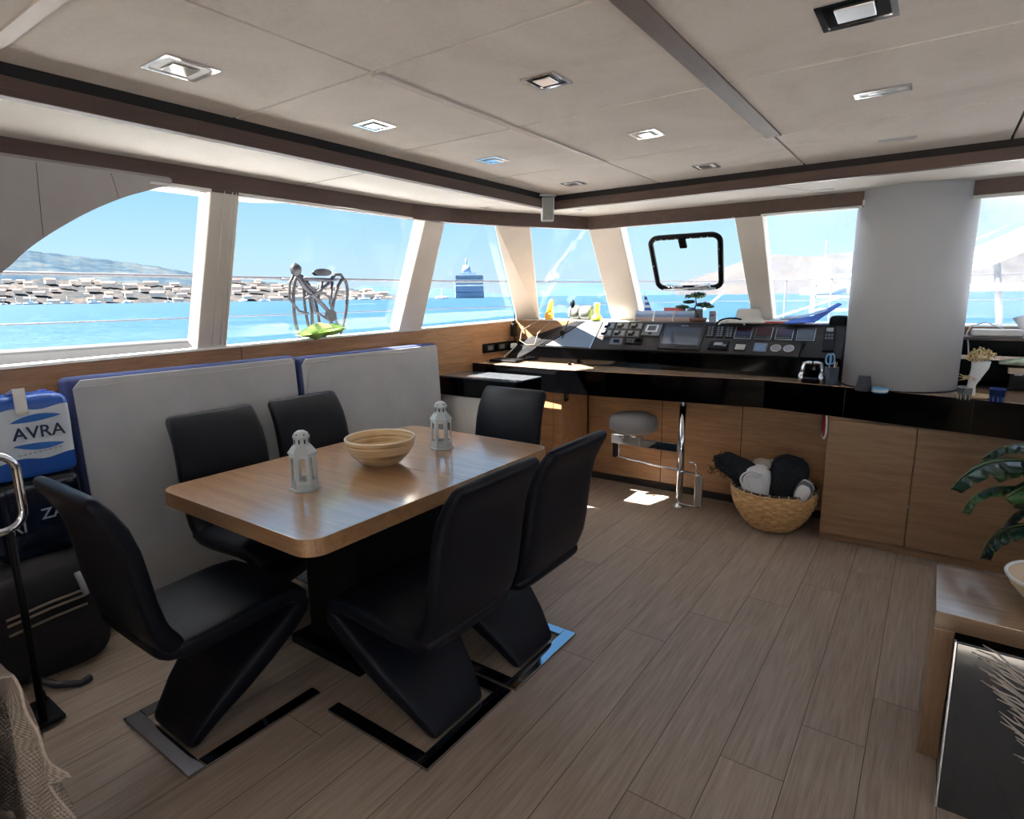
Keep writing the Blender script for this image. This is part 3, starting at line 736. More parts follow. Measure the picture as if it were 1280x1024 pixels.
for zc, s in ((.232, 1), (.128, -1)):
    pts = []; mb = MB()
    for k in range(17): u = k / 16; pts.append((u, math.sin(PI * u) ** .8))
    n = 17; vs = []
    for u, w in pts: vs.append((.0925, -.06 + .17 * u, zc + .006 * s * (u - .5) * 2 + .020 * w * (1 if s > 0 else .4)))
    for u, w in pts: vs.append((.0925, -.06 + .17 * u, zc + .006 * s * (u - .5) * 2 - .020 * w * (.4 if s > 0 else 1)))
    mb.add(vs, [(i, i + 1, n + i + 1, n + i) for i in range(n - 1)]); mb.build('emblem', M_logo, tp)
mb = MB()
for k in range(9): mb.box(.0922, .0928, -.05 + k * .017, -.039 + k * .017, .092 + .0012 * k, .098 + .0012 * k)
mb.build('small_print', M_print, tp)
mb = MB(); 
mb.grid(lambda u, v: Vector((.094 - .10 * max(0, u - .5) * 2, -.015 - .02 + .04 * v, .255 + .105 * min(1, u * 2) - .03 * max(0, u - .5) * 2)), 8, 2)
mb.build('strap', M_whiteplastic, tp, solid=.002)
lp = water_pack('water_pack', M_waterdark, .478, 'dark navy water pack with silver lettering, lower of two by the cushions')
text('RI', 'lettering', M_print, lp, .062, onface(.0925, -.085, .135)); text('ZAG', 'lettering', M_print, lp, .062, onface(.0925, .055, .17))
mb = MB(); mb.grid(lambda u, v: Vector((.093, .045 + .06 * u + .01 * math.sin(5 * v), .20 + .05 * v + .02 * u)), 4, 4); mb.build('glint_fold', simple('film_fold', (.12, .14, .18), .1), lp, solid=.001)
t = thing('holdall', 'dark striped holdall on the floor under the water packs', 'bag', (-2.93, .70, 0))
MB().blob((0, 0, .238), (.18, .225, .238), 32, 20, .02, p=5, seed=3).build('body', simple('holdall_cloth', (.014, .012, .016), .8), t)
mb = MB()
for zc in (.27, .31, .335): mb.tube([(.183, -.14, zc - .015), (.185, .0, zc), (.182, .12, zc + .004)], .0055, 6)
mb.build('stripe', simple('stripe_tan', (.30, .24, .19), .8), t)
mb = MB().tube([(.18, -.10, .06), (.25, -.04, .02), (.30, .02, .012), (.29, .06, .012)], .014, 8); mb.build('strap', simple('strap_web', (.05, .05, .06), .7), t)
mb = MB().tube([(.184, .10, .42), (.19, .11, .37), (.192, .12, .32)], .012, 6); mb.build('zip_tag', M_print, t)
t = thing('folding_trolley', 'folding trolley with chrome handle loop standing by the water packs', 'trolley', (-2.46, .492, 0))
hl = [(0, y, z) for y, z in rrect(-.10, .105, .75, 1.01, .06, 6)]
MB().tube(hl, .013, 10, True).build('handle', M_chrome, t)
for y in (-.04, .06): MB().tube([(0, y, .02), (0, y, .76)], .012, 10).build('post', M_blackmatte, t)
MB().box(-.16, .02, -.04, .12, .012, .03).build('base_plate', M_blackmatte, t, bevel=.004)
for y in (-.02, .10):
    R_ = Euler((0, PI / 2, PI / 2)).to_matrix().to_4x4(); MB().lathe([(.02, -.01), (.03, -.01), (.03, .01), (.02, .01)], 20, (-.16, y, .03), R_).build('wheel', M_blackmatte, t)
# armchair with throw at the near edge
t = thing('armchair', 'dark armchair under the beige waffle throw, beside the chrome trolley handle', 'armchair', (-2.115, -.09, 0))
MB().box(-.33, .14, -.5, .31, .05, .40).build('seat', M_blackmatte, t, bevel=.03, seg=3)
MB().box(.16, .36, -.5, .31, .05, .598).build('armrest', M_blackmatte, t, bevel=.03, seg=3)
MB().box(-.33, .14, -.62, -.48, .05, .80).build('backrest', M_blackmatte, t, bevel=.03, seg=3)
for x in (-.27, .30):
    for y in (-.44, .25): MB().cbox((x, y, .025), (.04, .04, .05)).build('leg', M_blackmatte, t)
def throw_fn(u, v):     # v: along the drop, u: across to the hem
    hang = max(0, (v - .22) / .78); z = .612 - .598 * hang
    edge = -1.86 + .375 * min(1, max(0, (.66 - z) / .21)) ** .8 if z > .45 else -1.485 - .10 * min(1, (.45 - z) / .03) * .6 - .04 * (.45 - z)
    x = -2.34 + (edge + 2.34) * u
    fold = .013 * math.sin(30 * (x + .55 * z)) + .007 * math.sin(57 * x + 9 * z)
    y = .345 + fold * min(1, .2 + hang * 3) + .02 * hang if v > .22 else -.05 + .395 * (v / .22)
    if v <= .22: z += .004 * math.sin(26 * x + 9 * y)
    return Vector((x, y, z))
mb = MB(); mb.grid(throw_fn, 80, 90)
tag(mb.build('throw_blanket', M_throw, solid=.006), 'beige waffle-knit throw hanging in folds over the dark armchair', 'blanket')

# ------------------------------------------------------------------ helm counter
FP = [(-3.145, 3.875), (-2.30, 3.825), (-1.9, 3.862), (-1.3, 3.935), (-.85, 3.99), (-.44, 3.93), (.4, 3.745), (1.6, 3.50)]
t = thing('helm_counter', 'long oak worktop with deep glossy black fascia under the helm console', 'counter', (0, 0, 0))
poly = FP + [(1.6, 4.295), (-3.145, 4.295)]
MB().prism(poly, .927, .955).build('worktop', M_work, t, bevel=.002)
def off(P, d):
    out = []
    for i, p in enumerate(P):
        a = Vector(P[max(i - 1, 0)]); b = Vector(P[min(i + 1, len(P) - 1)]); n = Vector(((b - a).y, -(b - a).x)).normalized(); out.append((p[0] + n.x * d, p[1] + n.y * d))
    return out
FPo = off(FP, .012); FPi = off(FP, -.02)
mb = MB()
for i in range(len(FP) - 1):
    q = [FPo[i], FPo[i + 1], FPi[i + 1], FPi[i]]; mb.hexa([(*p, .775) for p in q], [(*p, .926) for p in q])
for i in range(len(FP) - 1):
    q = [FPo[i], FPo[i + 1], off(FP, .0005)[i + 1], off(FP, .0005)[i]]; mb.hexa([(*p, .926) for p in q], [(*p, .953) for p in q])
mb.build('fascia', M_blackgloss, t)
mb = MB()
for x in (-.39, .20, .75):
    i = [k for k in range(len(FP) - 1) if FPo[k][0] <= x <= FPo[k + 1][0]][0]; a, b = FPo[i], FPo[i + 1]; y = a[1] + (b[1] - a[1]) * (x - a[0]) / (b[0] - a[0])
    mb.box(x - .0015, x + .0015, y - .001, y + .004, .776, .95)
mb.build('seam', M_dark, t)
MB().prism([(p[0], p[1]) for p in off(FP, -.03)] + [(1.6, 4.29), (-3.145, 4.29)], .79, .92).build('core', M_blackmatte, t)
# cabinet at the end of the knee space
t = thing('end_cabinet', 'sunlit oak cabinet side carrying the counter at the knee space', 'cabinet', (-2.62, 4.0, 0))
MB().box(-.2, .342, -.12,   .28, .0, .773).build('body', M_oakx, t, bevel=.002)
MB().box(-.2, .268, -.139, -.121, .05, .77).build('door', M_oakx, t, bevel=.001)
MB().box(.272, .342, -.139, -.121, .05, .77).build('filler_strip', M_oakx, t, bevel=.001)
t = thing('wall_socket', 'small black power socket on the oak cabinet side facing the knee space', 'socket', (-2.2775, 3.93, .735), 0)
MB().box(0, .006, -.03, .03, -.04, .04).build('plate', M_blackgloss, t, bevel=.002)
MB().box(.006, .009, -.014, .014, -.018, .018).build('insert', M_btn, t, bevel=.001)
# oak cabinets under the counter
CABY = 3.90
t = thing('oak_cabinet', 'oak cabinet with two flush doors under the counter beside the basket', 'cabinet', (0, CABY, 0))
MB().box(-.46, .535, .02, .40, .05, .775).build('body', M_oakcab, t)
for a, b in ((-.458, -.024), (-.018, .535)): MB().box(a, b, 0, .019, .055, .757).build('door', M_oakcab, t, bevel=.0012)
MB().box(-.46, .535, .03, .38, 0, .05).build('plinth', M_oakcab, t)
mb = MB().cbox((-.021, -.001, .30), (.008, .004, .008)); mb.build('catch', M_brushed, t)
t = thing('red_wood_cabinet', 'dark reddish cabinet front next to the oak doors, half behind the plant', 'cabinet', (1.1, CABY, 0))
MB().box(-.56, .5, .02, .40, .05, .775).build('body', M_redwood, t)
MB().box(-.56, -.02, 0, .019, .055, .757).build('door', M_redwood, t, bevel=.0012); MB().box(-.015, .5, 0, .019, .055, .757).build('door', M_redwood, t, bevel=.0012)
MB().box(-.56, .5, .03, .38, 0, .05).build('plinth', M_redwood, t)
t = thing('lifebuoy_sign', 'red disc with white rim hanging at the oak cabinet edge above the basket', 'disc', (-.492, 4.02, .70), math.radians(17))
Rx = Euler((0, PI / 2, 0)).to_matrix().to_4x4()
MB().lathe([(.001, 0), (.075, 0), (.078, -.006), (.078, -.012), (.001, -.014)], 36, (0, -.02, 0), Rx).build('disc', M_red, t)
MB().tube([(-.007, -.02 + .081 * math.cos(k * PI / 18), .081 * math.sin(k * PI / 18)) for k in range(36)], .007, 8, True).build('rim', M_whiteplastic, t)
# swing-out stool on a steel pole
t = thing('swing_stool', 'steel swing-out stool with grey round seat on a pole under the counter', 'stool', (-1.378, 4.0, 0))
MB().tube([(0, 0, .0), (0, 0, .776)], .023, 20).build('pole', M_chrome, t)
MB().lathe([(.045, 0), (.045, .008), (.03, .016), (.028, .03)], 24).build('foot', M_brushed, t)
MB().lathe([(.0, .76), (.035, .765), (.038, .774)], 24).build('collar', M_brushed, t)
MB().lathe([(.05, .515), (.14, .518), (.172, .54), (.178, .58), (.165, .625), (.12, .648), (.001, .652)], 40, (-.355, -.03, 0)).build('seat', M_seat, t)
mb = MB().box(-.53, -.30, -.03, .03, .405, .475); mb.build('bracket', M_brushed, t, bevel=.004)
MB().box(-.30, -.02, -.022, .022, .40, .462).build('arm', M_chrome, t, bevel=.003)
MB().lathe([(.03, .475), (.03, .517)], 20, (-.355, -.03, 0)).build('seat_post', M_brushed, t)
MB().box(-.52, -.495, -.025, .025, .295, .405).build('hanger', M_blackgloss, t, bevel=.003)
MB().tube([(-.495, -.02, .45), (-.47, -.02, .40), (-.47, -.02, .30), (.13, -.03, .268)], .008, 10).build('rod', M_chrome, t)
fr = [(x, -.03, z) for x, z in rrect(.0, .165, .028, .268, .03, 5)]
MB().tube(fr, .008, 10, True).build('footrest_frame', M_chrome, t)
MB().box(.118, .172, -.045, -.028, .035, .262).build('footplate', M_brushed, t, bevel=.012, seg=4)
MB().tube([(.06, -.03, .345), (.10, -.03, .345), (.118, -.03, .335), (.122, -.03, .32), (.122, -.03, .265)], .006, 8).build('hook', M_chrome, t)

# ------------------------------------------------------------------ wicker basket and its contents
BX, BY = -.745, 3.955
t = thing('wicker_basket', 'round woven wicker basket full of towels by the oak cabinet', 'basket', (BX, BY, 0))
n = 96; prof = [(.115 + .139 * math.sin(min(1, k / 25) * PI * .5) ** .72 if k else .115, .006 + .272 * (k / 26)) for k in range(27)]
vs = []
for j, (r, z) in enumerate(prof):
    for i in range(n):
        a = 2 * PI * i / n; rr = r + (.006 if (i // 3 + j // 2) % 2 else -.004); vs.append((rr * math.cos(a), rr * math.sin(a), z))
fs = [(j * n + i, j * n + (i + 1) % n, (j + 1) * n + (i + 1) % n, (j + 1) * n + i) for j in range(26) for i in range(n)] + [tuple(range(n - 1, -1, -1))]
mb = MB(); mb.add(vs, fs, True); mb.build('weave', M_wicker, t, solid=.006)
mb = MB().tube([(.250 * math.cos(k * PI / 36), .250 * math.sin(k * PI / 36), .281) for k in range(72)], .008, 8, True); mb.build('rim', simple('basket_rim', (.06, .035, .025), .7), t)
mb = MB()
for k in range(30):
    a = 2 * PI * k / 30; mb.cbox((.2545 * math.cos(a), .2525 * math.sin(a), .281), (.014, .006, .022), Matrix.Rotation(a, 4, 'Z'))
mb.build('binding', simple('basket_binding', (.50, .40, .28), .7), t)
def soft(name, mat, c, d, label, cat, rot=(0, 0, 0), jit=.05, p=2.6, seed=1):
    o = MB().blob((0, 0, 0), d, 36, 24, jit, Euler([math.radians(a) for a in rot]).to_matrix().to_4x4(), p, seed).build(name, mat)
    o.location = c; return tag(o, label, cat)
fr_ = soft('fringed_blanket', M_fur, (BX - .225, BY - .08, .388), (.085, .165, .072), 'dark fringed blanket rolled over the basket rim toward the stool', 'blanket', (8, -12, 52), .10, 2.4, 4)
mb = MB(); rnd = random.Random(5)
for k in range(150):
    a = rnd.uniform(0, 2 * PI); x = rnd.uniform(-.14, .06); y = rnd.uniform(-.12, .12); s = rnd.uniform(.02, .045)
    p = Vector((x, y, .02 + rnd.uniform(-.07, .04))); mb.tube([p, p + Vector((rnd.uniform(-.6, .3), rnd.uniform(-.5, .5), rnd.uniform(-.6, .6))) * s * 1.6], [.003, .001], 4)
mb.build('fringe', M_fur, fr_)
wt = soft('white_towel', M_towelw, (BX - .085, BY - .115, .322), (.085, .095, .105), 'rolled white towel standing at the front of the basket', 'towel', (4, 3, 10), .015, 3.6, 2)
mb = MB()
for k, r in enumerate((.075, .055, .035)):
    mb.tube([(r * math.cos(a * PI / 12) * .95, -.098 + .06 * (1 - r / .09) * 0 + .0, .03 + r * .8 * math.sin(a * PI / 12)) for a in range(3, 18)], .007, 7)
mb.build('roll_edge', M_towelw, wt)
soft('beige_towel', M_towelb, (BX - .055, BY + .05, .345), (.10, .075, .085), 'folded beige towel behind the white towel in the basket', 'towel', (0, 0, 8), .03, 4, 6)
fu = soft('charcoal_cushion', M_fur, (BX + .085, BY - .06, .345), (.108, .10, .155), 'charcoal fluffy cushion standing in the middle of the basket', 'cushion', (6, 10, 15), .035, 3.6, 8)
mb = MB()
for k in range(170):
    a = rnd.uniform(0, PI); b = rnd.uniform(-.9, .9); p = Vector((.095 * math.cos(a), .09 * b, .055 + .085 * math.sin(a)))
    mb.tube([p, p + Vector((rnd.uniform(-1, 1), rnd.uniform(-1, 1), rnd.uniform(.1, 1))) * .022], [.003, .001], 4)
mb.build('pile', M_fur, fu)
st_ = soft('striped_towel', M_towels, (BX + .185, BY - .115, .315), (.05, .07, .07), 'grey and white striped towel at the basket side next to the oak door', 'towel', (0, 20, 20), .05, 2.6, 9)
# ------------------------------------------------------------------ helm console
t = thing('helm_console', 'black sloping helm console carrying switches, screens and gauges', 'console', (0, 0, 0))
CA = Vector((0, 4.17, 1.085)); CD = Vector((0, .25, .2)).normalized(); CN = Vector((0, -.2, .25)).normalized()
MB().add([(-2.86, 4.17, .9555), (-.455, 4.17, .9555), (-.455, 4.17, 1.085), (-2.70, 4.17, 1.085), (-.455, 4.42, 1.285), (-2.37, 4.42, 1.285), (-.455, 4.495, 1.285), (-2.37, 4.495, 1.285), (-.455, 4.495, .9555), (-2.86, 4.495, .9555)],
         [(0, 1, 2, 3), (3, 2, 4, 5), (5, 4, 6, 7), (7, 6, 8, 9), (9, 8, 1, 0), (0, 3, 5, 7, 9), (1, 8, 6, 4, 2)]).build('housing', M_blackgloss, t)
def dq(x, v, h=0): q = CA + CD * v + CN * h; return Vector((x, q.y, q.z))
def plate(mb, c, h0, h1):      # c: four (x, v) corners
    return mb.hexa([dq(x, v, h0) for x, v in c], [dq(x, v, h1) for x, v in c])
plate(MB(), [(-2.19, .006), (-.46, .006), (-.46, .315), (-2.212, .315)], .001, .006).build('facia_panel', M_console, t, bevel=.001)
plate(MB(), [(-2.60, .02), (-2.21, .006), (-2.232, .315), (-2.36, .312), (-2.50, .18)], .001, .006) if False else None
mb = MB(); c = [(-2.62, .012), (-2.205, .006), (-2.227, .315), (-2.37, .313)]
plate(mb, c, .001, .006).build('glossy_panel', simple('grey_gloss', (.16, .18, .21), .05, var=0, coat=.5), t, bevel=.001)
plate(MB(), [(-2.206, .004), (-2.198, .004), (-2.219, .317), (-2.227, .317)], .002, .008).build('divider', M_brushed, t)
MB().add([(-2.95, 4.2, .956), (-2.64, 4.172, 1.09), (-2.37, 4.415, 1.284), (-2.5, 4.49, 1.284), (-3.1, 4.49, 1.09), (-3.1, 4.3, .956)], [(0, 1, 2, 3, 4, 5)]).build('side_cheek', M_blackmatte, t, solid=.012)
MB().tube([dq(-2.862, .0, .004), (-.457, 4.168, 1.084)], .003, 6).build('edge_trim', M_blackmatte, t)
def dev(name, mat, c, h, inner=None, imat=None, ih=.002, extra=None):
    o = plate(MB(), c, .005, .005 + h).build(name, mat, t, bevel=.0015)
    if inner:
        plate(MB(), inner, .005 + h, .005 + h + ih).build('face', imat, o)
    return o
def lerpq(c, u0, u1, v0, v1):   # c BL BR TR TL
    def P(u, v):
        a = [c[0][k] + (c[1][k] - c[0][k]) * u for k in (0, 1)]; b = [c[3][k] + (c[2][k] - c[3][k]) * u for k in (0, 1)]
        return (a[0] + (b[0] - a[0]) * v, a[1] + (b[1] - a[1]) * v)
    return [P(u0, v0), P(u1, v0), P(u1, v1), P(u0, v1)]
for row, (v0, v1, dx) in enumerate(((.226, .300, 0), (.143, .214, .004))):
    for k in range(3):
        x = -2.186 + .117 * k + dx; c = [(x, v0), (x + .104, v0), (x + .094, v1), (x - .008, v1)]
        o = dev('switch_panel', M_btn, c, .008)
        plate(MB(), lerpq(c, .18, .5, .08, .45), .013, .020).build('rocker', M_blackgloss, o, bevel=.002)
        plate(MB(), lerpq(c, .45, .62, .35, .7), .013, .018).build('lever', M_blackmatte, o, bevel=.002)
        plate(MB(), lerpq(c, .66, .94, .12, .88), .013, .0145).build('legend', M_gauge, o)
        plate(MB(), lerpq(c, .08, .42, .55, .9), .013, .0145).build('lens', M_lcd, o)
c = [(-2.056, .052), (-1.95, .052), (-1.963, .124), (-2.063, .124)]; o = dev('connector_plate', M_btn, c, .004)
plate(MB(), lerpq(c, .3, .75, .3, .7), .009, .014).build('port', M_blackgloss, o)
c = [(-1.925, .058), (-1.788, .055), (-1.797, .122), (-1.935, .128)]; o = dev('joystick_panel', M_blackmatte, c, .010)
MB().lathe([(.022, 0), (.018, .016), (.010, .02)], 20, dq(-1.822, .09, .015), Matrix.Rotation(math.radians(-51), 4, 'X') @ Matrix.Rotation(PI / 2 * 0, 4, 'X')).build('knob', M_blackgloss, o)
for i in range(3):
    for j in range(2): plate(MB(), lerpq(c, .08 + .16 * i, .19 + .16 * i, .2 + .36 * j, .42 + .36 * j), .015, .019).build('button', M_btn, o)
c = [(-1.83, .158), (-1.680, .155), (-1.690, .284), (-1.832, .281)]; o = dev('autopilot_display', M_btn, c, .012)
plate(MB(), lerpq(c, .15, .80, .32, .93), .017, .019).build('screen_frame', M_btnw, o); plate(MB(), lerpq(c, .25, .70, .42, .84), .019, .020).build('screen', M_screen, o)
plate(MB(), lerpq(c, .40, .55, .08, .22), .017, .022).build('button', M_blackgloss, o)
c = [(-1.652, .022), (-1.340, .020), (-1.360, .285), (-1.675, .289)]; o = dev('chart_plotter', M_console, c, .014)
plate(MB(), lerpq(c, .06, .92, .17, .86), .019, .020).build('screen', M_screen, o); plate(MB(), lerpq(c, .40, .58, .92, .955), .019, .0195).build('badge', M_print, o)
for k in range(3):
    x = -1.335 + .066 * k; c = [(x, .163), (x + .056, .163), (x + .040, .281), (x - .018, .281)]; o = dev('keypad', M_blackmatte, c, .007)
    for i in range(2):
        for j in range(5): plate(MB(), lerpq(c, .12 + .42 * i, .42 + .42 * i, .06 + .185 * j, .18 + .185 * j), .012, .015).build('key', M_btn, o)
c = [(-1.289, .037), (-1.154, .036), (-1.158, .124), (-1.284, .118)]; o = dev('stereo_unit', M_blackmatte, c, .016)
plate(MB(), lerpq(c, .25, .7, .4, .75), .021, .023).build('screen', M_gauge, o); plate(MB(), lerpq(c, .72, .9, .3, .55), .021, .024).build('button', M_btn, o)
for k, (a, b, s) in enumerate(((-1.141, -1.030, M_screenr), (-1.003, -.898, M_screenr), (-.873, -.767, M_screenr), (-.742, -.634, M_screen))):
    c = [(a + .002, .156), (b + .002, .156), (b - .003, .279), (a - .006, .279)]; o = dev('instrument_display', M_brushed, c, .008)
    plate(MB(), lerpq(c, .03, .97, .04, .97), .013, .0145).build('bezel', M_blackmatte, o); plate(MB(), lerpq(c, .08, .92, .26 if k < 3 else .08, .92), .0145, .0155).build('screen', s, o)
    if k < 3:
        for j in range(5): plate(MB(), lerpq(c, .10 + .165 * j, .20 + .165 * j, .08, .18), .0145, .017).build('button', M_btn, o)
c = [(-1.110, .040), (-1.038, .039), (-1.038, .105), (-1.113, .106)]; o = dev('tank_display', M_blackmatte, c, .006); plate(MB(), lerpq(c, .06, .94, .1, .9), .011, .012).build('screen', M_lcd, o)
c = [(-.986, .035), (-.903, .031), (-.906, .121), (-.991, .121)]; o = dev('solar_display', M_btn, c, .006); plate(MB(), lerpq(c, .08, .92, .1, .92), .011, .012).build('screen', M_lcdb, o)
for x in (-.848, -.768):
    RG = Matrix((Vector((1, 0, 0)), CD, CN)).transposed().to_4x4()
    o = MB().lathe([(.033, 0), (.033, .006), (.029, .009), (.028, .006), (.001, .006)], 32, dq(x, .077, .005), RG).build('round_gauge', M_brushed, t)
    MB().lathe([(.028, .0), (.001, .0)], 32, dq(x, .077, .0118), RG, cap=False).build('dial', M_gauge, o)
c = [(-.570, .06), (-.506, .06), (-.527, .288), (-.588, .288)]; o = dev('vhf_radio', M_blackmatte, c, .016)
plate(MB(), lerpq(c, .2, .85, .78, .93), .021, .0225).build('screen', M_lcd, o)
for i in range(3):
    for j in range(2): plate(MB(), lerpq(c, .15 + .27 * i, .32 + .27 * i, .45 + .13 * j, .53 + .13 * j), .021, .025).build('button', M_btn, o)
o = MB().tube([dq(-.685, .12, .03), dq(-.68, .09, .035), dq(-.69, .03, .03), (-.70, 4.16, 1.03)], [.014, .012, .005, .003], 10).build('handset', M_blackmatte, t)
MB().blob((-.515, 4.46, 1.30), (.06, .05, .05), 20, 12, 0, None, 3.5).build('hood', M_blackmatte, t)

# ------------------------------------------------------------------ things standing along the console and sill
def at(name, label, cat, x, y, z, rz=0, group=None): return thing(name, label, cat, (x, y, z), rz, group)
ZS = 1.2925
t = at('handheld_radio', 'black handheld radio with long antenna clipped to the corner wall', 'radio', -3.135, 4.43, 1.17)
MB().cbox((.02, 0, .03), (.04, .06, .12)).build('body', M_blackmatte, t, bevel=.008)
MB().tube([(.02, .015, .09), (.01, .03, .20), (.0, .05, .30)], [.006, .004, .003], 8).build('antenna', M_blackmatte, t)
MB().tube([(.02, -.01, .09), (.02, -.01, .11)], .009, 10).build('knob', M_blackgloss, t)
MB().tube([(.02, 0, -.03), (.03, .02, -.07), (.025, .035, -.12)], .006, 6).build('strap', M_blackmatte, t)
t = at('handheld_radio', 'yellow handheld radio with wrist strap standing on the corner sill', 'radio', -2.80, 4.53, ZS)
R_ = Euler((0, math.radians(12), 0)).to_matrix().to_4x4()
MB().cbox((.0, 0, .03), (.075, .05, .06)).build('base', M_yellow, t, bevel=.012)
MB().loft([((.0, 0, .05), (1, 0, 0), (0, 1, 0), .03, .022), ((.01, 0, .10), (1, 0, 0), (0, 1, 0), .025, .02), ((.02, 0, .15), (1, 0, 0), (0, 1, 0), .02, .016), ((.025, 0, .175), (1, 0, 0), (0, 1, 0), .012, .01)], 20, 3).build('body', M_yellow, t)
MB().tube([(-.04, -.02, .02), (-.09, -.30, -.08), (-.085, -.34, -.165), (.0, -.36, -.20), (.08, -.36, -.19), (.085, -.32, -.10), (.05, -.02, .01)], .003, 6).build('strap', simple('strap_tan', (.22, .17, .12), .7), t)
t = at('gooseneck_microphone', 'thin gooseneck microphone with black tip on the glossy panel', 'microphone', -2.505, 4.22, 1.105)
MB().tube([(0, 0, 0), (.006, .06, .10), (.014, .12, .20), (.018, .16, .30)], .0045, 8).build('neck', M_blackmatte, t)
MB().blob((.02, .17, .325), (.020, .018, .035), 14, 10).build('head', M_blackmatte, t)
MB().blob((-.02, .07, .085), (.022, .02, .03), 12, 8).build('clip', M_blackmatte, t)
t = at('binoculars', 'dark rounded binoculars lying on the sill beside the lime torch', 'binoculars', -2.495, 4.56, ZS + .06)
Ry = Matrix.Rotation(PI / 2, 4, 'Y')
for s in (-1, 1):
    MB().lathe([(.036, 0), (.056, .006), (.060, .03), (.060, .085), (.050, .105), (.03, .11)], 24, (0, 0, 0), Matrix.Rotation(s * PI / 2, 4, 'Y')).build('barrel', simple('binocular_rubber', (.10, .105, .095), .7), t)
MB().cbox((0, 0, -.01), (.05, .05, .06)).build('bridge', M_btn, t, bevel=.006)
MB().cbox((0, 0, -.050), (.18, .06, .018)).build('foot', M_blackmatte, t, bevel=.004)
t = at('torch', 'lime yellow torch standing upright on the sill', 'torch', -2.325, 4.52, ZS)
MB().lathe([(.045, 0), (.048, .008), (.042, .03), (.024, .05), (.022, .12), (.026, .128), (.026, .14), (.012, .145)], 28).build('body', M_lime, t)
MB().box(-.008, .008, -.026, -.02, .06, .115).build('switch', simple('torch_switch', (.25, .35, .05), .5), t, bevel=.002)
t = at('table_flag', 'small blue and white striped flag standing behind the postcards', 'flag', -1.90, 4.50, ZS)
MB().lathe([(.03, 0), (.03, .006), (.006, .01)], 20).build('base', M_blackmatte, t)
MB().tube([(0, 0, 0), (0, 0, .225)], .0025, 8).build('staff', M_brushed, t)
def flg(u, v): return Vector((.004 + u * (.085 * (1 - v) + .012 * v), .012 * math.sin(7 * u + 3 * v), .035 + .165 * v - .04 * u * (1 - v) + .02 * (1 - v)))
mb = MB(); mb.grid(flg, 10, 14); mb.build('cloth', M_flag, t, solid=.0015)
for k in range(3):
    t = at('postcard', ('framed seaside postcard propped on the console top, closest to the flag', 'framed seaside postcard propped on the console top, middle of three', 'framed seaside postcard propped on the console top, closest to the bonsai')[k], 'postcard', -1.875 + .155 * k, 4.44 + .01 * k, ZS - .004, 0, 'postcards on the console')
    Rt = Matrix.Rotation(math.radians(-20), 4, 'X')
    MB().cbox((0, .012, .045), (.150, .003, .085), Rt).build('card', M_photo1, t)
    mb = MB()
    for xx in (-.075, .075): mb.cbox((xx, .010, .045), (.005, .005, .088), Rt)
    mb.build('border', M_paper, t)
t = at('red_booklet', 'thin red booklet standing behind the postcards under the bonsai', 'booklet', -1.66, 4.535, ZS)
MB().cbox((0, 0, .055), (.17, .012, .10)).build('cover', simple('booklet_red', (.62, .12, .10), .5), t)
MB().cbox((.16, .0, .05), (.12, .012, .09)).build('page', simple('booklet_grey', (.22, .26, .28), .5), t)
t = at('bonsai', 'small bonsai tree with dark green pads above the postcards', 'plant', -1.49, 4.49, ZS)
MB().lathe([(.05, 0), (.06, .004), (.065, .03), (.06, .032), (.001, .028)], 24, (.03, .0, 0)).build('pot', M_redwood, t)
MB().tube([(.03, 0, .025), (.022, 0, .07), (.0, 0, .10), (.012, 0, .13), (.004, 0, .17)], [.010, .008, .007, .006, .004], 8).build('trunk', simple('bonsai_bark', (.05, .045, .05), .8), t)
mb = MB().tube([(.0, 0, .10), (-.05, -.01, .105), (-.09, 0, .095)], [.006, .004, .003], 6).tube([(.01, 0, .12), (.05, .01, .115), (.09, 0, .105)], [.006, .004, .003], 6); mb.build('branch', simple('bonsai_branch', (.05, .045, .05), .8), t)
for k, (x, z, w, h) in enumerate(((0, .185, .075, .040), (-.045, .145, .04, .026), (-.095, .108, .045, .026), (.07, .125, .05, .03), (.095, .112, .04, .024), (.02, .20, .055, .03))):
    mb = MB(); rn = random.Random(k)
    for q in range(110):
        a = rn.uniform(0, 2 * PI); r = math.sqrt(rn.random()); p = Vector((x + w * r * math.cos(a), w * .6 * r * math.sin(a), z + h * (rn.random() - .3) * (1 - r * .5)))
        mb.blob(p, (.010, .010, .006), 6, 4)
    mb.build('foliage', M_leafd if k % 2 else M_leaf, t)
t = at('grey_box', 'small upright grey box on the console top beside the bonsai', 'box', -1.345, 4.47, ZS - .004)
MB().cbox((0, 0, .043), (.05, .03, .086)).build('case', M_print, t, bevel=.003); MB().cbox((0, -.0155, .055), (.03, .002, .012)).build('display', M_btn, t)
t = at('sun_hat', 'beige canvas sun hat lying on the console top', 'hat', -1.10, 4.50, ZS - .002)
MB().lathe([(.155, .004), (.145, .014), (.10, .022), (.085, .05), (.08, .085), (.065, .10), (.03, .098), (.001, .095)], 36, cap=False).build('crown', M_hat, t, solid=.003)
MB().tube([(.089 * math.cos(k * PI / 16), .089 * math.sin(k * PI / 16), .034) for k in range(32)], .005, 6, True).build('band', simple('hat_band', (.46, .41, .35), .9), t)
t = at('steering_strap', 'black and white curved strap lying before the sun hat', 'strap', -1.19, 4.41, 1.277)
aa = [(.105 * math.cos(PI * k / 16), .0, .045 * math.sin(PI * k / 16)) for k in range(17)]
MB().tube(aa, .010, 8).build('loop', M_blackmatte, t); MB().tube([(x * .86, -.006, z * .80) for x, y, z in aa], .008, 8).build('lining', M_whiteplastic, t)
t = at('red_folder', 'red folder with papers lying on the console top beside the hat', 'folder', -.86, 4.49, ZS - .001)
MB().box(-.13, .13, -.07, .05, 0, .012).build('cover', simple('folder_red', (.58, .10, .06), .4), t, bevel=.003)
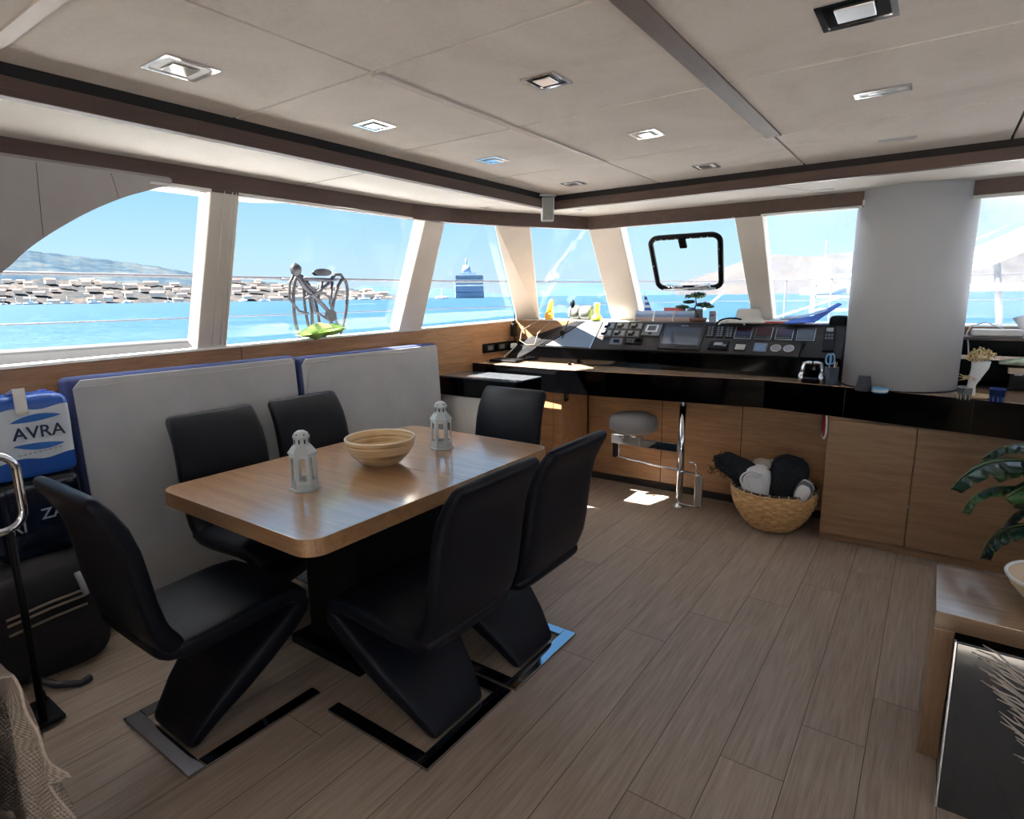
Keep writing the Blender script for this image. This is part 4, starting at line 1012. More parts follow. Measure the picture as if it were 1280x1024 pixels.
MB().add([(-.10, -.05, .013), (.14, -.06, .013), (.15, .05, .05), (-.08, .05, .024)], [(0, 1, 2, 3)]).build('paper', M_paper, t, solid=.004)
MB().add([(-.02, -.03, .03), (.16, -.03, .040), (.15, .06, .06), (.0, .06, .045)], [(0, 1, 2, 3)]).build('leaflet', M_print, t, solid=.002)
t = at('blue_folder', 'bright blue folder propped over the displays next to the white column', 'folder', -.70, 4.42, 1.292)
MB().add([(-.14, -.05, .0), (.05, -.05, .015), (.19, .02, .13), (.165, .06, .135), (.02, .06, .05), (-.10, .05, .03)], [(0, 1, 2, 3, 4, 5)]).build('cover', M_blue, t, solid=.006)
MB().add([(.0, -.0, .05), (.12, .0, .09), (.10, .05, .10), (-.02, .05, .06)], [(0, 1, 2, 3)]).build('sheet', simple('pale_blue_sheet', (.35, .45, .70), .5), t, solid=.002)
# on the worktop
t = at('charger', 'white phone charger and cable plugged in beside the counter', 'charger', -3.135, 4.42, 1.055)
MB().cbox((.025, 0, 0), (.05, .055, .05)).build('plug', M_whiteplastic, t, bevel=.012, seg=3)
MB().tube([(.05, -.01, 0), (.07, -.10, -.03), (.06, -.20, -.075), (.10, -.26, -.094), (.25, -.26, -.094), (.40, -.22, -.094), (.55, -.20, -.094)], .0035, 8).build('cable', M_whiteplastic, t)
t = at('socket_strip', 'black strip of three sockets on the oak wall above the counter end', 'socket', -3.148, 4.275, 1.06)
MB().box(0, .008, -.27, .27, -.04, .04).build('plate', M_blackgloss, t, bevel=.002)
for y in (-.17, .0, .17): MB().box(.008, .011, y - .06, y + .06, -.028, .028).build('module', M_blackmatte, t, bevel=.001)
for y in (-.17, .0): MB().box(.011, .0125, y - .035, y + .035, -.018, .018).build('insert', M_btn, t, bevel=.001)
t = at('flat_case', 'flat black case lying on the counter end by the sockets', 'case', -2.93, 4.06, .9555)
MB().cbox((0, 0, .012), (.26, .16, .02), Matrix.Rotation(.1, 4, 'Z')).build('shell', M_blackmatte, t, bevel=.006)
t = at('cabinet_knob', 'small dark knob lying on the worktop below the glossy panel', 'knob', -2.34, 4.10, .9555)
MB().lathe([(.018, 0), (.02, .006), (.012, .012), (.012, .022), (.02, .028), (.001, .034)], 20).build('turn', M_blackgloss, t); MB().cbox((.018, 0, .008), (.03, .01, .014)).build('wing', M_brushed, t, bevel=.002)
t = at('engine_throttle', 'twin chrome throttle levers on the worktop beside the pen cup', 'throttle', -.585, 3.985, .9555)
MB().cbox((0, .0, .018), (.10, .075, .036)).build('base', M_blackgloss, t, bevel=.01)
for s in (-1, 1):
    MB().lathe([(.034, -.012), (.034, .012)], 24, (s * .056, 0, .032), Ry).build('hub', M_chrome, t)
    MB().tube([(s * .056, 0, .04), (s * .053, .01, .09), (s * .045, .012, .118), (s * .03, .012, .123), (s * .004, .012, .123)], [.014, .011, .011, .010, .010], 12).build('lever', M_chrome, t)
t = at('pen_cup', 'dark cup of pens and blue scissors beside the white column', 'cup', -.478, 3.985, .9555)
MB().lathe([(.036, 0), (.037, .004), (.039, .105), (.035, .105), (.034, .01), (.001, .008)], 32, cap=False).build('cup', simple('cup_slate', (.03, .05, .08), .3), t)
def cuppart(name, label, cat, pts, r, m):
    o = MB().tube(pts, r, 8).build(name, m); o.location = (-.478, 3.985, .9555); return tag(o, label, cat)
o = cuppart('scissors', 'blue handled scissors standing in the pen cup', 'scissors', [(-.01, 0, .02), (-.015, 0, .12)], .004, M_brushed)
MB().tube([(-.022 + .014 * math.cos(k * PI / 8), 0, .15 + .03 * math.sin(k * PI / 8)) for k in range(16)], .005, 8, True).build('handle', M_ltblue, o); MB().tube([(-.004 + .012 * math.cos(k * PI / 8), .008, .152 + .03 * math.sin(k * PI / 8)) for k in range(16)], .005, 8, True).build('handle', M_ltblue, o)
cuppart('pencil', 'white pencil standing in the pen cup', 'pencil', [(.006, .01, .02), (.012, .014, .14)], .004, M_whiteplastic)
cuppart('pencil', 'wooden pencil leaning at the rim of the pen cup', 'pencil', [(.012, -.01, .02), (.026, -.012, .135)], .004, simple('pencil_wood', (.45, .22, .10), .6))
cuppart('pencil', 'brown pencil standing behind the other pencils in the cup', 'pencil', [(.004, .014, .02), (.024, .016, .13)], .004, simple('pencil_brown', (.30, .14, .08), .6))
t = at('smart_speaker', 'dark conical speaker standing at the foot of the white column', 'speaker', -.292, 3.845 - .03, .9555)
MB().lathe([(.040, 0), (.042, .004), (.030, .080), (.027, .084), (.001, .085)], 32).build('body', simple('speaker_slate', (.035, .038, .05), .5), t)
MB().lathe([(.024, .085), (.024, .0865), (.001, .0868)], 24).build('cap', simple('speaker_cap', (.30, .26, .22), .5), t)
t = at('ashtray', 'low blue and white glass dish by the dark speaker', 'dish', -.212, 3.785, .9555)
MB().lathe([(.034, 0), (.038, .003), (.039, .026), (.035, .027), (.033, .008), (.001, .006)], 32, cap=False).build('dish', M_ltblue, t)
MB().lathe([(.0395, .006), (.0395, .016)], 32, cap=False).build('band', M_whiteplastic, t, solid=.001)
def glass(x, y, lab, m, k):
    t = at('drinking_glass', lab, 'glass', x, y, .9555, 0, 'glasses on the counter')
    MB().lathe([(.027, 0), (.029, .004), (.031, .07), (.029, .07), (.027, .008), (.001, .006)], 32, cap=False).build('tumbler', simple('tumbler_glass' + str(k), (.25, .28, .32), .05, var=0, spec=.8) if False else m, t)
    mb = MB()
    for q in range(9):
        a = 2 * PI * q / 9; mb.cbox((.0275 * math.cos(a), .0275 * math.sin(a), .02), (.002, .003, .022), Matrix.Rotation(a, 4, 'Z'))
    mb.build('facet', simple('glass_glint', (.55, .52, .38), .1), t)
    mb = MB().tube([(.030 * math.cos(q * PI / 12), .030 * math.sin(q * PI / 12), .07) for q in range(24)], .0018, 6, True); mb.build('rim', M_whiteplastic if k == 0 else M_blue, t)
glass(.155, 3.70, 'clear faceted glass standing before the dried flowers', glass_mat('tumbler_clear', .05, (.75, .78, .8)), 0)
glass(.282, 3.71, 'blue tinted faceted glass on the counter beside the clear glass', glass_mat('tumbler_blue', .04, (.30, .40, .72)), 1)
t = at('wooden_plate', 'flat round wooden plate under the dried flowers', 'plate', .20, 3.86, .9555)
MB().lathe([(.06, 0), (.085, .008), (.083, .011), (.05, .005), (.001, .005)], 32, cap=False).build('disc', M_bowl, t)
t = at('dried_flowers', 'bunch of dried pale flowers in white paper by the column', 'flowers', .18, 3.845, .968)
MB().loft([((.0, 0, .0), (1, 0, 0), (0, 1, 0), .026, .02), ((.004, 0, .05), (1, 0, 0), (0, 1, 0), .018, .016), ((.015, 0, .09), (1, 0, 0), (0, 1, 0), .026, .022), ((.03, 0, .14), (1, 0, 0), (0, 1, 0), .036, .03), ((.032, 0, .175), (1, 0, 0), (0, 1, 0), .040, .034)], 20, 2.4).build('paper_wrap', M_wrap, t)
mb = MB(); rn = random.Random(11)
for k in range(170):
    d = Vector((rn.gauss(0, 1), rn.gauss(0, 1), rn.gauss(0, 1))).normalized() * rn.uniform(.5, 1); p = Vector((.028 + d.x * .062, d.y * .05, .205 + d.z * .042)); mb.blob(p, (.006, .006, .005), 6, 4)
mb.build('flower_head', M_flower, t)
mb = MB()
for k in range(40):
    d = Vector((rn.uniform(-1, 1), rn.uniform(-1, 1), rn.uniform(-.3, .5))); p = Vector((-.005 + d.x * .02, d.y * .02, .085 + d.z * .015)); mb.tube([p, p + d * .03], [.004, .001], 4)
mb.build('flower_sprig', M_flower, t)
# shelf unit beyond the column
t = thing('shelf_unit', 'dark open shelf unit beyond the white column with oak lipped shelf', 'shelf', (.9, 4.30, .956))
MB().box(-.80, .7, .17, .19, 0, .285).build('back', M_blackmatte, t)
MB().box(-.80, .7, -.06, .17, .268, .286).build('top', simple('shelf_top', (.08, .05, .042), .4), t, bevel=.002)
MB().box(-.80, .7, -.06, .16, .165, .180).build('shelf', M_blackmatte, t); MB().box(-.80, .7, -.064, -.058, .160, .184).build('shelf_lip', M_work, t)
MB().box(-.80, -.775, -.06, .17, 0, .268).build('side', M_blackmatte, t)
MB().box(-.775, .7, -.06, .16, 0, .012).build('floor_board', M_blackmatte, t)
MB().box(-.32, -.30, -.06, .16, .012, .16).build('divider', M_redwood, t)
t = at('wifi_router', 'white oblong router with cable lying on the shelf unit top', 'router', .29, 4.34, 1.243)
MB().cbox((0, 0, .02), (.23, .09, .04)).build('case', M_whiteplastic, t, bevel=.01, seg=3)
MB().tube([(.03, .03, .04), (-.05, .04, .075), (-.12, .03, .055), (-.135, .0, .012), (-.125, -.06, -.04), (-.115, -.10, -.12)], .004, 8).build('cable', M_whiteplastic, t)
t = at('paper_bag', 'crumpled white paper leaning on the shelf top beside the router', 'paper', .52, 4.34, 1.243)
mb = MB(); mb.grid(lambda u, v: Vector((-.11 + .34 * u - .06 * v * (1 - u), .05 * math.sin(4 * u) * v - .04 * (1 - v), .01 + .15 * v * (.45 + .55 * math.sin(1.6 * u + .3)))), 14, 8); mb.build('sheet', M_wrap, t, solid=.004)
t = at('magazine', 'green and white rolled magazine on top of the wooden box', 'magazine', .52, 4.235, 1.085)
MB().loft([((-.21, 0, .02), (0, 1, 0), (0, 0, 1), .03, .010), ((-.12, 0, .028), (0, 1, 0), (0, 0, 1), .045, .022), ((.0, 0, .022), (0, 1, 0), (0, 0, 1), .05, .014), ((.2, 0, .02), (0, 1, 0), (0, 0, 1), .05, .012)], 18, 2.4).build('roll', M_mag, t)
t = at('wooden_box', 'flat wooden box on the lower shelf beyond the dried flowers', 'box', .55, 4.24, .968)
MB().box(-.20, .22, -.05, .05, .08, .115).build('lid', M_work, t, bevel=.003)
MB().box(-.19, .21, -.045, .05, 0, .078).build('case', M_blackmatte, t, bevel=.003)
mb = MB()
for k in range(7): mb.box(-.17 + .055 * k, -.135 + .055 * k, -.052, -.048, .074, .084)
mb.build('hinge', M_print, t)
# green bag on the side sill
t = at('snack_bag', 'crumpled green and yellow snack bag lying on the side window sill', 'bag', -3.158, 2.38, 1.2605, 0)
def bag(sg):
    def f(u, v):
        y = -.17 + .34 * u; e = max(0, 1 - abs(2 * u - 1) ** 2.6) * max(0, 1 - abs(2 * v - 1) ** 2.2)
        return Vector((-.055 + .11 * v + .006 * math.sin(9 * u), y + .012 * math.sin(8 * v) * abs(2 * u - 1), .040 + sg * (.006 + .036 * e * (1 + .22 * math.sin(13 * u + 5 * v) + .15 * math.sin(21 * u - 9 * v))) + .012 * (2 * u - 1)))
    return f
mb = MB(); mb.grid(bag(1), 36, 18); mb.grid(bag(-1), 36, 18); mb.build('pouch', M_bag, t)
mb = MB(); f_ = bag(1.04); mb.grid(lambda u, v: f_(.36 + .24 * u + .05 * v, .08 + .84 * v), 12, 14); mb.build('yellow_panel', M_bagy, t)
mb = MB(); mb.grid(lambda u, v: f_(.66 + .22 * u + .06 * v, .15 + .7 * v), 12, 14); mb.build('dark_panel', simple('bag_dark', (.05, .12, .03), .4, var=.5, vscale=30), t)
# ------------------------------------------------------------------ side table, glossy panel, bowl, plant
t = thing('side_table', 'oak side table with broad top and panel leg beside the black panel', 'table', (.09, 2.16, 0))
MB().box(0, 1.25, 0, .40, .455, .513).build('top', M_side, t, bevel=.0025)
MB().box(0, .055, 0, .40, 0, .455).build('leg', wood('side_leg', (.36, .225, .13), (.24, .14, .075), 'z', .3), t, bevel=.0025)
MB().box(1.195, 1.25, 0, .40, 0, .455).build('leg', wood('side_leg2', (.36, .225, .13), (.24, .14, .075), 'z', .3), t, bevel=.0025)
MB().box(.055, 1.195, .36, .39, .0, .455).build('back_panel', simple('side_back', (.05, .032, .025), .6), t)
t = thing('glossy_panel', 'glossy black panel with beige coral motif standing before the side table', 'panel', (.145, 1.94, 0))
t.rotation_euler = (math.radians(-11), 0, 0)
MB().box(0, 1.0, 0, .02, 0, .495).build('sheet', M_panel, t, bevel=.002)
MB().box(-.006, 0, -.002, .022, 0, .497).build('edge_strip', M_brushed, t, bevel=.001)
mb = MB(); rn = random.Random(21)
for k in range(34):
    z = .47 - .0105 * k; x0 = .085 + .003 * k; L = .17 + .05 * rn.random() - .0022 * k
    pts = []; x, zz = x0 + .15, z - .05
    for q in range(6):
        u = q / 5; pts.append((x - L * u, -.0015, zz + .085 * u + .006 * math.sin(9 * u + k) + rn.uniform(-.002, .002)))
    mb.tube(pts, [.0028] * 5 + [.0012], 5)
mb.build('coral_motif', M_coral, t)
t = thing('wooden_bowl', 'pale wooden bowl with white rim at the side table edge', 'bowl', (.412, 2.36, .513))
MB().lathe([(.05, 0), (.06, .003), (.10, .03), (.135, .07), (.150, .10), (.145, .102), (.13, .075), (.09, .035), (.001, .015)], 40, cap=False).build('bowl_body', simple('bowl_ash', (.58, .42, .27), .4), t)
MB().tube([(.148 * math.cos(k * PI / 20), .148 * math.sin(k * PI / 20), .101) for k in range(40)], .0055, 8, True).build('rim', M_whiteplastic, t)
t = thing('red_carton', 'small red carton on the side table behind the wooden bowl', 'box', (.47, 2.515, .513))
MB().cbox((0, 0, .035), (.26, .05, .07)).build('carton', M_red, t, bevel=.002); MB().cbox((-.06, -.0255, .045), (.10, .002, .02)).build('print', M_btnw, t)
# split-leaf plant behind the side table
t = thing('split_leaf_plant', 'glossy split-leaf plant in a pot behind the side table', 'plant', (.62, 2.98, 0))
MB().lathe([(.13, 0), (.14, .01), (.18, .30), (.185, .33), (.16, .33), (.15, .28), (.001, .27)], 36, cap=False).build('pot', M_pot, t)
def leaf(tip, base, width, mat, cup=.2, notch=5, seed=0, roll=0):
    rn = random.Random(seed); base, tip = Vector(base), Vector(tip); ax = tip - base; L = ax.length
    side = ax.cross(Vector((0, 0, 1))); side = side.normalized() if side.length > .01 else Vector((1, 0, 0)); side = (Matrix.Rotation(roll, 3, ax.normalized()) @ side); upv = side.cross(ax).normalized()
    if upv.z < 0: upv = -upv
    n = 28; cen = []; mb = MB()
    for i in range(n + 1):
        u = i / n; cen.append(base + ax * u + upv * (.22 * L * math.sin(PI * u * .9)) )
    for s in (-1, 1):
        vs = []; 
        for i in range(n + 1):
            u = i / n; w = width * (math.sin(PI * min(1, u * .93 + .07)) ** .7) * (1 - .25 * u)
            ph = (u * notch) % 1; k = .42 if (ph > .80 and .12 < u < .85) else 1 - .12 * abs(ph - .4)
            for j in range(4):
                f = j / 3; ww = w * k * f if f > .34 else w * f
                back = .10 * L * f
                vs.append(cen[i] + side * s * ww + upv * (cup * width * (f ** 2) * -1) + ax.normalized() * (-back * (u - .2)))
        fs = [(i * 4 + j, i * 4 + j + 1, (i + 1) * 4 + j + 1, (i + 1) * 4 + j) for i in range(n) for j in range(3)]
        mb.add(vs, fs, True)
    o = mb.build('leaf', mat, t, solid=.0012)
    MB().tube(cen[::3], .0022, 5).build('midrib', M_stem, o)
    return o
C0 = Vector((0, 0, .30))
LV = [((-.49, -.05, .41), (-.24, -.02, .585), .085, M_leafd, 1), ((-.44, .03, .30), (-.28, .0, .47), .07, M_leaf, 2), ((-.36, -.03, .14), (-.22, -.04, .345), .085, M_leafd, 3),
      ((-.28, .02, .36), (-.12, .0, .52), .09, M_leaf, 4), ((-.30, -.08, .62), (-.06, -.02, .63), .09, M_leafd, 5), ((-.22, .04, .70), (-.02, .04, .64), .085, M_leaf, 6),
      ((-.40, .10, .52), (-.20, .05, .62), .075, M_leafd, 21), ((-.33, -.10, .42), (-.14, -.03, .50), .08, M_leaf, 22), ((-.30, .08, .22), (-.14, .02, .42), .07, M_leafd, 23), ((-.25, -.12, .30), (-.06, -.06, .43), .08, M_leafd, 7), ((-.36, .06, .46), (-.16, .03, .53), .075, M_leaf, 8), ((.22, .1, .60), (.08, .05, .6), .09, M_leaf, 9), ((.2, -.12, .45), (.08, -.05, .5), .09, M_leafd, 10), ((-.2, -.05, .22), (-.10, -.04, .36), .07, M_leaf, 12)]
for tip, base, w, m, sd in LV:
    tip = (tip[0], tip[1], tip[2] + .27); base = (base[0], base[1], base[2] + .27)
    leaf(tip, base, w * 1.45, m, .22, 5, sd)
    b = Vector(base); MB().tube([C0 + Vector((b.x * .05, b.y * .05, 0)), C0 * .4 + b * .6 + Vector((0, 0, .07)), b], [.006, .005, .004], 6).build('stem', M_stem, t)
# ------------------------------------------------------------------ outside: sea, decks, rails, shore, ships
ZSEA = -2.2
struct(MB().add([(-9000, -9000, ZSEA), (9000, -9000, ZSEA), (9000, 9000, ZSEA), (-9000, 9000, ZSEA)], [(0, 1, 2, 3)]).build('sea', M_sea), 'choppy bright blue sea', 'sea')
struct(MB().box(-4.50, -4.30, -3.5, 2.3, 1.121, 1.225).build('bulwark', M_bulwark, bevel=.02), 'grey bulwark along the outer edge of the side deck', 'bulwark')
mb = MB().box(-4.45, -3.22, -3.5, 5.0, 1.06, 1.12); mb.box(-4.45, -4.40, -3.5, 5.0, -.6, 1.06)
struct(mb.build('side_deck', M_gel), 'white side deck and bulwark outside the side windows', 'deck')
mb = MB().prism([(-4.45, 4.7), (3.6, 4.7), (3.2, 9.2), (-3.0, 9.2)], 1.02, 1.10)
struct(mb.build('fore_deck', M_gel), 'white foredeck ahead of the windscreen', 'deck')
mb = MB().prism([(2.3, -3.4), (3.6, -3.4), (3.6, 4.7), (2.3, 4.7)], .9, 1.0); struct(mb.build('far_side_deck', M_gel), 'white deck on the far side of the saloon', 'deck')
mb = MB().box(-4.2, 3.6, -9.5, -2.26, -.06, -.005); struct(mb.build('aft_deck', simple('pale_bounce_deck', (.70, .64, .57), .7)), 'unseen aft deck, paled and lengthened to bounce sun inside', 'deck')  # paleness and length chosen to throw sunlight onto the ceiling
t = thing('guard_rail', 'steel guard rail with two lines running round the deck edge', 'railing', (-4.35, 0, 1.12))
RA = [(0, -3.3, .545), (0, 5.0, .545), (.55, 7.0, .55), (1.5, 9.0, .56), (3.2, 9.1, .56), (6.9, 9.1, .56)]
MB().tube(RA, .012, 10).build('top_rail', M_steel, t)
MB().tube([(x, y, z - .29) for x, y, z in RA], .005, 8).build('lower_line', M_steel, t)
for x, y in ((0, -2.6), (0, -.9), (.25, 5.9), (.9, 7.75), (2.6, 9.08), (4.4, 9.1), (6.2, 9.1)): MB().tube([(x, y, -.02), (x, y, .55)], .012, 8).build('stanchion', M_steel, t)
# tangle hung on the rail
t = thing('folded_bike', 'dark tangle of tubes and tyres like folded bikes hung on the outer rail', 'bike', (-4.27, 3.18, 1.20))
def loop(c, a, b, n=20, tilt=0, z=0): return [(c[0] + .03 * math.sin(2 * PI * k / n), c[1] + a * math.cos(2 * PI * k / n) + tilt * b * math.sin(2 * PI * k / n), c[2] + b * math.sin(2 * PI * k / n)) for k in range(n)]
MB().tube(loop((.0, -.13, .20), .085, .29, tilt=-.10), .014, 8, True).build('tyre', M_hose, t)
MB().tube(loop((.05, .20, .20), .075, .26, tilt=.16), .014, 8, True).build('tyre', M_hose, t)
MB().tube(loop((-.03, -.02, .16), .06, .27, tilt=-.2), .012, 8, True).build('tyre', M_hose, t)
mb = MB().tube([(.05, -.20, .50), (.05, -.14, .40), (.05, .04, .24), (.05, .15, .12)], .018, 8).tube([(.05, -.17, .47), (.05, -.02, .34), (.05, .10, .42), (.05, .18, .5)], .015, 8).tube([(.06, -.14, .46), (.06, .12, .45)], .016, 8).tube([(.04, .0, .3), (.04, .06, .46)], .012, 8).tube([(.04, -.10, .45), (.04, -.05, .20), (.04, .12, .10)], .012, 8).tube([(.06, .14, .44), (.06, .10, .26), (.06, .17, .08)], .012, 8).tube([(.06, -.14, .30), (.06, .0, .36), (.06, .12, .30)], .010, 8)
mb.build('frame', simple('bike_frame', (.012, .012, .02), .6), t)
MB().loft([((.06, -.03, .50), (0, 1, 0), (0, 0, 1), .02, .015), ((.06, .05, .515), (0, 1, 0), (0, 0, 1), .09, .03), ((.0, .06, .51), (0, 1, 0), (0, 0, 1), .08, .02)], 14, 2.2).build('saddle', M_hose, t)
MB().blob((.06, -.21, .53), (.035, .045, .05), 14, 10, .08).build('grip', M_hose, t)
MB().lathe([(.05, -.012), (.05, .012)], 20, (.06, .10, .16), Matrix.Rotation(PI / 2, 4, 'Y')).build('chain_ring', M_hose, t)
mb = MB().tube([(.05, -.22, .50), (.05, -.27, .42), (.05, -.28, .30), (.05, -.20, .20), (.05, -.12, .18)], .011, 8).tube([(.05, .17, .50), (.05, .24, .50), (.05, .27, .46)], .013, 8)
mb.build('handlebar', M_hose, t)
MB().tube([(-.06, -.26, .455), (-.06, .28, .455)], .01, 8).build('hanging_bar', M_steel, t)
# foredeck gear seen through the windscreen
t = thing('boarding_frame', 'pale grey tubular frame standing on the foredeck beside the column', 'frame', (-1.02, 8.6, 1.10))
MB().tube([(-.30, 0, 0), (-.30, 0, .60), (.36, 0, .60), (.36, 0, 0)], .035, 10).build('outer_tube', M_ltblue, t)
for z in (.18, .34, .48): MB().tube([(-.30, 0, z), (.36, 0, z)], .018, 8).build('rung', M_steel, t)
for x in (-.1, .12): MB().tube([(x, 0, 0), (x, 0, .6)], .012, 8).build('bar', M_steel, t)
for nm, a, b, lab in (('mooring_rope', (-2.53, 7.2, 1.10), (-2.05, 7.2, 1.52), 'white rope slanting up behind the hatch toward the flag'), ('mooring_rope', (-1.75, 7.2, 1.10), (-1.60, 7.2, 1.62), 'white rope slanting up behind the hatch beside the hat'), ('mooring_rope', (-1.9, 8.4, 1.12), (-.95, 8.4, 1.45), 'white rope running up to the boarding frame')):
    tag(MB().tube([a, [(p + q) / 2 for p, q in zip(a, b)], b], .009, 8).build(nm, M_gel), lab, 'rope')
t = thing('furled_sail', 'white furled sail with bright blue cover beyond the column', 'sail', (.55, 8.0, 1.10))
MB().tube([(-.75, 0, .55), (-.2, 0, .75), (.3, 0, 1.0), (.62, 0, 1.12)], [.09, .12, .12, .10], 14).build('roll', M_gel, t)
MB().loft([((-.62, .06, .72), (.8, 0, .35), (0, 1, 0), .10, .05), ((-.35, .06, .88), (.8, 0, .35), (0, 1, 0), .22, .06), ((-.1, .06, 1.02), (.8, 0, .35), (0, 1, 0), .16, .05)], 20, 2.5).build('cover', simple('sail_cover_blue', (.06, .30, .75), .6), t)
MB().blob((.42, -.05, 1.08), (.2, .16, .16), 18, 12, .06, None, 2.2, 3).build('rope_coil', simple('rope_grey', (.62, .62, .60), .8), t)
MB().tube([(-.5, 0, .0), (-.42, 0, .62)], .03, 8).build('strut', M_steel, t); MB().tube([(.0, 0, .0), (-.1, 0, .75)], .03, 8).build('strut', M_steel, t)
MB().tube([(-.8, 0, .42), (.3, -.1, .44), (.9, -.3, .36), (1.3, -.5, .1)], .035, 8).build('boom', M_gel, t)
# shore
def azpt(px, D, z):   # horizontal direction of a bearing in the photo, at distance D
    y = 376 - .0135 * (px - 118)
    d = (fw * F_PX + r2 * (px - 640) - u2 * (y - 512)); d.z = 0; d.normalize(); return Vector((d.x * D, d.y * D, z))
def hz(px, ytop, D):  # height that reaches image row ytop
    d = fw * F_PX + r2 * (px - 640) - u2 * (ytop - 512); return 1.5 + D * d.z / math.hypot(d.x, d.y)
def interp(P, x):
    for (a, ya), (b, yb) in zip(P, P[1:]):
        if a <= x <= b: return ya + (yb - ya) * (x - a) / (b - a)
    return P[0][1] if x < P[0][0] else P[-1][1]
def ridge(name, prof, D, mat, label, depth=.35, amp=.8, seed=0, step=4, rows=7):
    rn = random.Random(seed); x0, x1 = prof[0][0], prof[-1][0]; N = int((x1 - x0) / step); vs = []
    ph = [rn.uniform(0, 6) for _ in range(4)]
    for i in range(N + 1):
        px = x0 + (x1 - x0) * i / N; yt = interp(prof, px) + amp * (math.sin(px * .21 + ph[0]) * .5 + math.sin(px * .53 + ph[1]) * .35 + rn.uniform(-.5, .5) * .6)
        for j in range(rows + 1):
            f = j / rows; Dj = D * (1 + depth * f); H = hz(px, yt, D * (1 + depth)); zz = ZSEA - .5 + (H - ZSEA + .5) * (f ** .85)
            vs.append(azpt(px, Dj, zz))
    fs = [(i * (rows + 1) + j, (i + 1) * (rows + 1) + j, (i + 1) * (rows + 1) + j + 1, i * (rows + 1) + j + 1) for i in range(N) for j in range(rows)]
    mb = MB(); mb.add(vs, fs, True); return struct(mb.build(name, mat), label, 'hill')
ridge('shore_hill', [(-260, 322), (-120, 312), (0, 311), (30, 312), (60, 315), (100, 320), (140, 325), (200, 333), (240, 340), (290, 347), (340, 353), (390, 358), (450, 362), (490, 368), (525, 373)], 1500, M_hillg, 'blue-green scrub hill beyond the far shore town', .5, .9, 1)
ridge('shore_terrace', [(-260, 350), (0, 352), (60, 349), (120, 352), (200, 355), (240, 356), (300, 352), (350, 354), (420, 361), (470, 366), (500, 371)], 1300, M_hillt, 'built-up shoreline slope below the scrub hill', .12, 1.2, 2)
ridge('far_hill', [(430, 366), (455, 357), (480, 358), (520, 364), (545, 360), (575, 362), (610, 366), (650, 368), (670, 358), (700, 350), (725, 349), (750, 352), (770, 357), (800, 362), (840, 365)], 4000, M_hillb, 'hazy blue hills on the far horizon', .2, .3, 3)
ridge('dry_hill', [(845, 358), (860, 350), (890, 340), (925, 327), (960, 318), (1010, 321), (1054, 316), (1100, 310), (1160, 318), (1210, 312), (1245, 308), (1280, 318), (1340, 320)], 2200, M_hillr, 'pale ochre hill on the starboard shore', .4, .7, 4)
# houses and boats along the far shore
hs = MB(); rn = random.Random(31); proto = None
def house_proto():
    mb = MB(); mb.box(-.5, .5, -.4, .4, 0, .62); mb.m(1); mb.add([(-.56, -.46, .6), (.56, -.46, .6), (.56, .46, .6), (-.56, .46, .6), (-.56, 0, .9), (.56, 0, .9)], [(0, 1, 5, 4), (2, 3, 4, 5), (0, 4, 3), (1, 2, 5), (3, 2, 1, 0)], False)
    return mb.build('shore_house', [M_housew, M_roof])
proto = house_proto(); first = True
SP = [(-260, 350), (0, 352), (60, 349), (120, 352), (200, 355), (240, 356), (300, 352), (350, 354), (420, 361), (470, 366), (500, 371)]
placed = []
for k in range(400):
    if len(placed) >= 84: break
    px = rn.choice([rn.uniform(-6, 238), rn.uniform(294, 420), rn.uniform(294, 490)])
    f = rn.random() ** 1.3; D = 1300 * (1 + .12 * f) - 6; H = hz(px, interp(SP, px), 1300 * 1.12)
    z = ZSEA - .5 + (H - ZSEA + .5) * (f ** .85)
    p = azpt(px, D, z); s = rn.uniform(7, 13); wd = rn.uniform(1, 2.4)
    if any((p - q).length < (s * wd + r) * .75 for q, r in placed): continue
    placed.append((p, s * wd))
    o = proto if first else proto.copy()
    if not first: COL.objects.link(o)
    first = False; o.location = p; o.scale = (s * wd, s, s * rn.uniform(.6, 1.1)); o.rotation_euler = (0, 0, math.atan2(p.y, p.x) - PI / 2 + rn.uniform(-.3, .3))
    tag(o, 'small distant shore house with terracotta roof', 'house', 'houses on the far shore')
def boat_proto():
    mb = MB().loft([((-.5, 0, .10), (0, 1, 0), (0, 0, 1), .14, .10), ((0, 0, .10), (0, 1, 0), (0, 0, 1), .17, .10), ((.35, 0, .12), (0, 1, 0), (0, 0, 1), .12, .10), ((.52, 0, .15), (0, 1, 0), (0, 0, 1), .02, .07)], 12, 3)
    mb.box(-.3, .15, -.1, .1, .19, .34).tube([(0, 0, .3), (0, 0, .95)], .012, 5); return mb.build('moored_boat', M_gel)
bp0 = boat_proto(); first = True
for px in [4, 20, 38, 60, 84, 118, 158, 210, 304, 330, 438, 455, 472, 552]:
    o = bp0 if first else bp0.copy()
    if not first: COL.objects.link(o)
    first = False; p = azpt(px, 1240, ZSEA); s = rn.uniform(14, 26) if px > 400 else rn.uniform(9, 16); o.location = p; o.scale = (s * 1.2, s, s); o.rotation_euler = (0, 0, math.atan2(p.y, p.x) - PI / 2 + rn.uniform(-.8, .8))
    tag(o, 'small white boat moored along the far shore', 'boat', 'boats along the far shore')
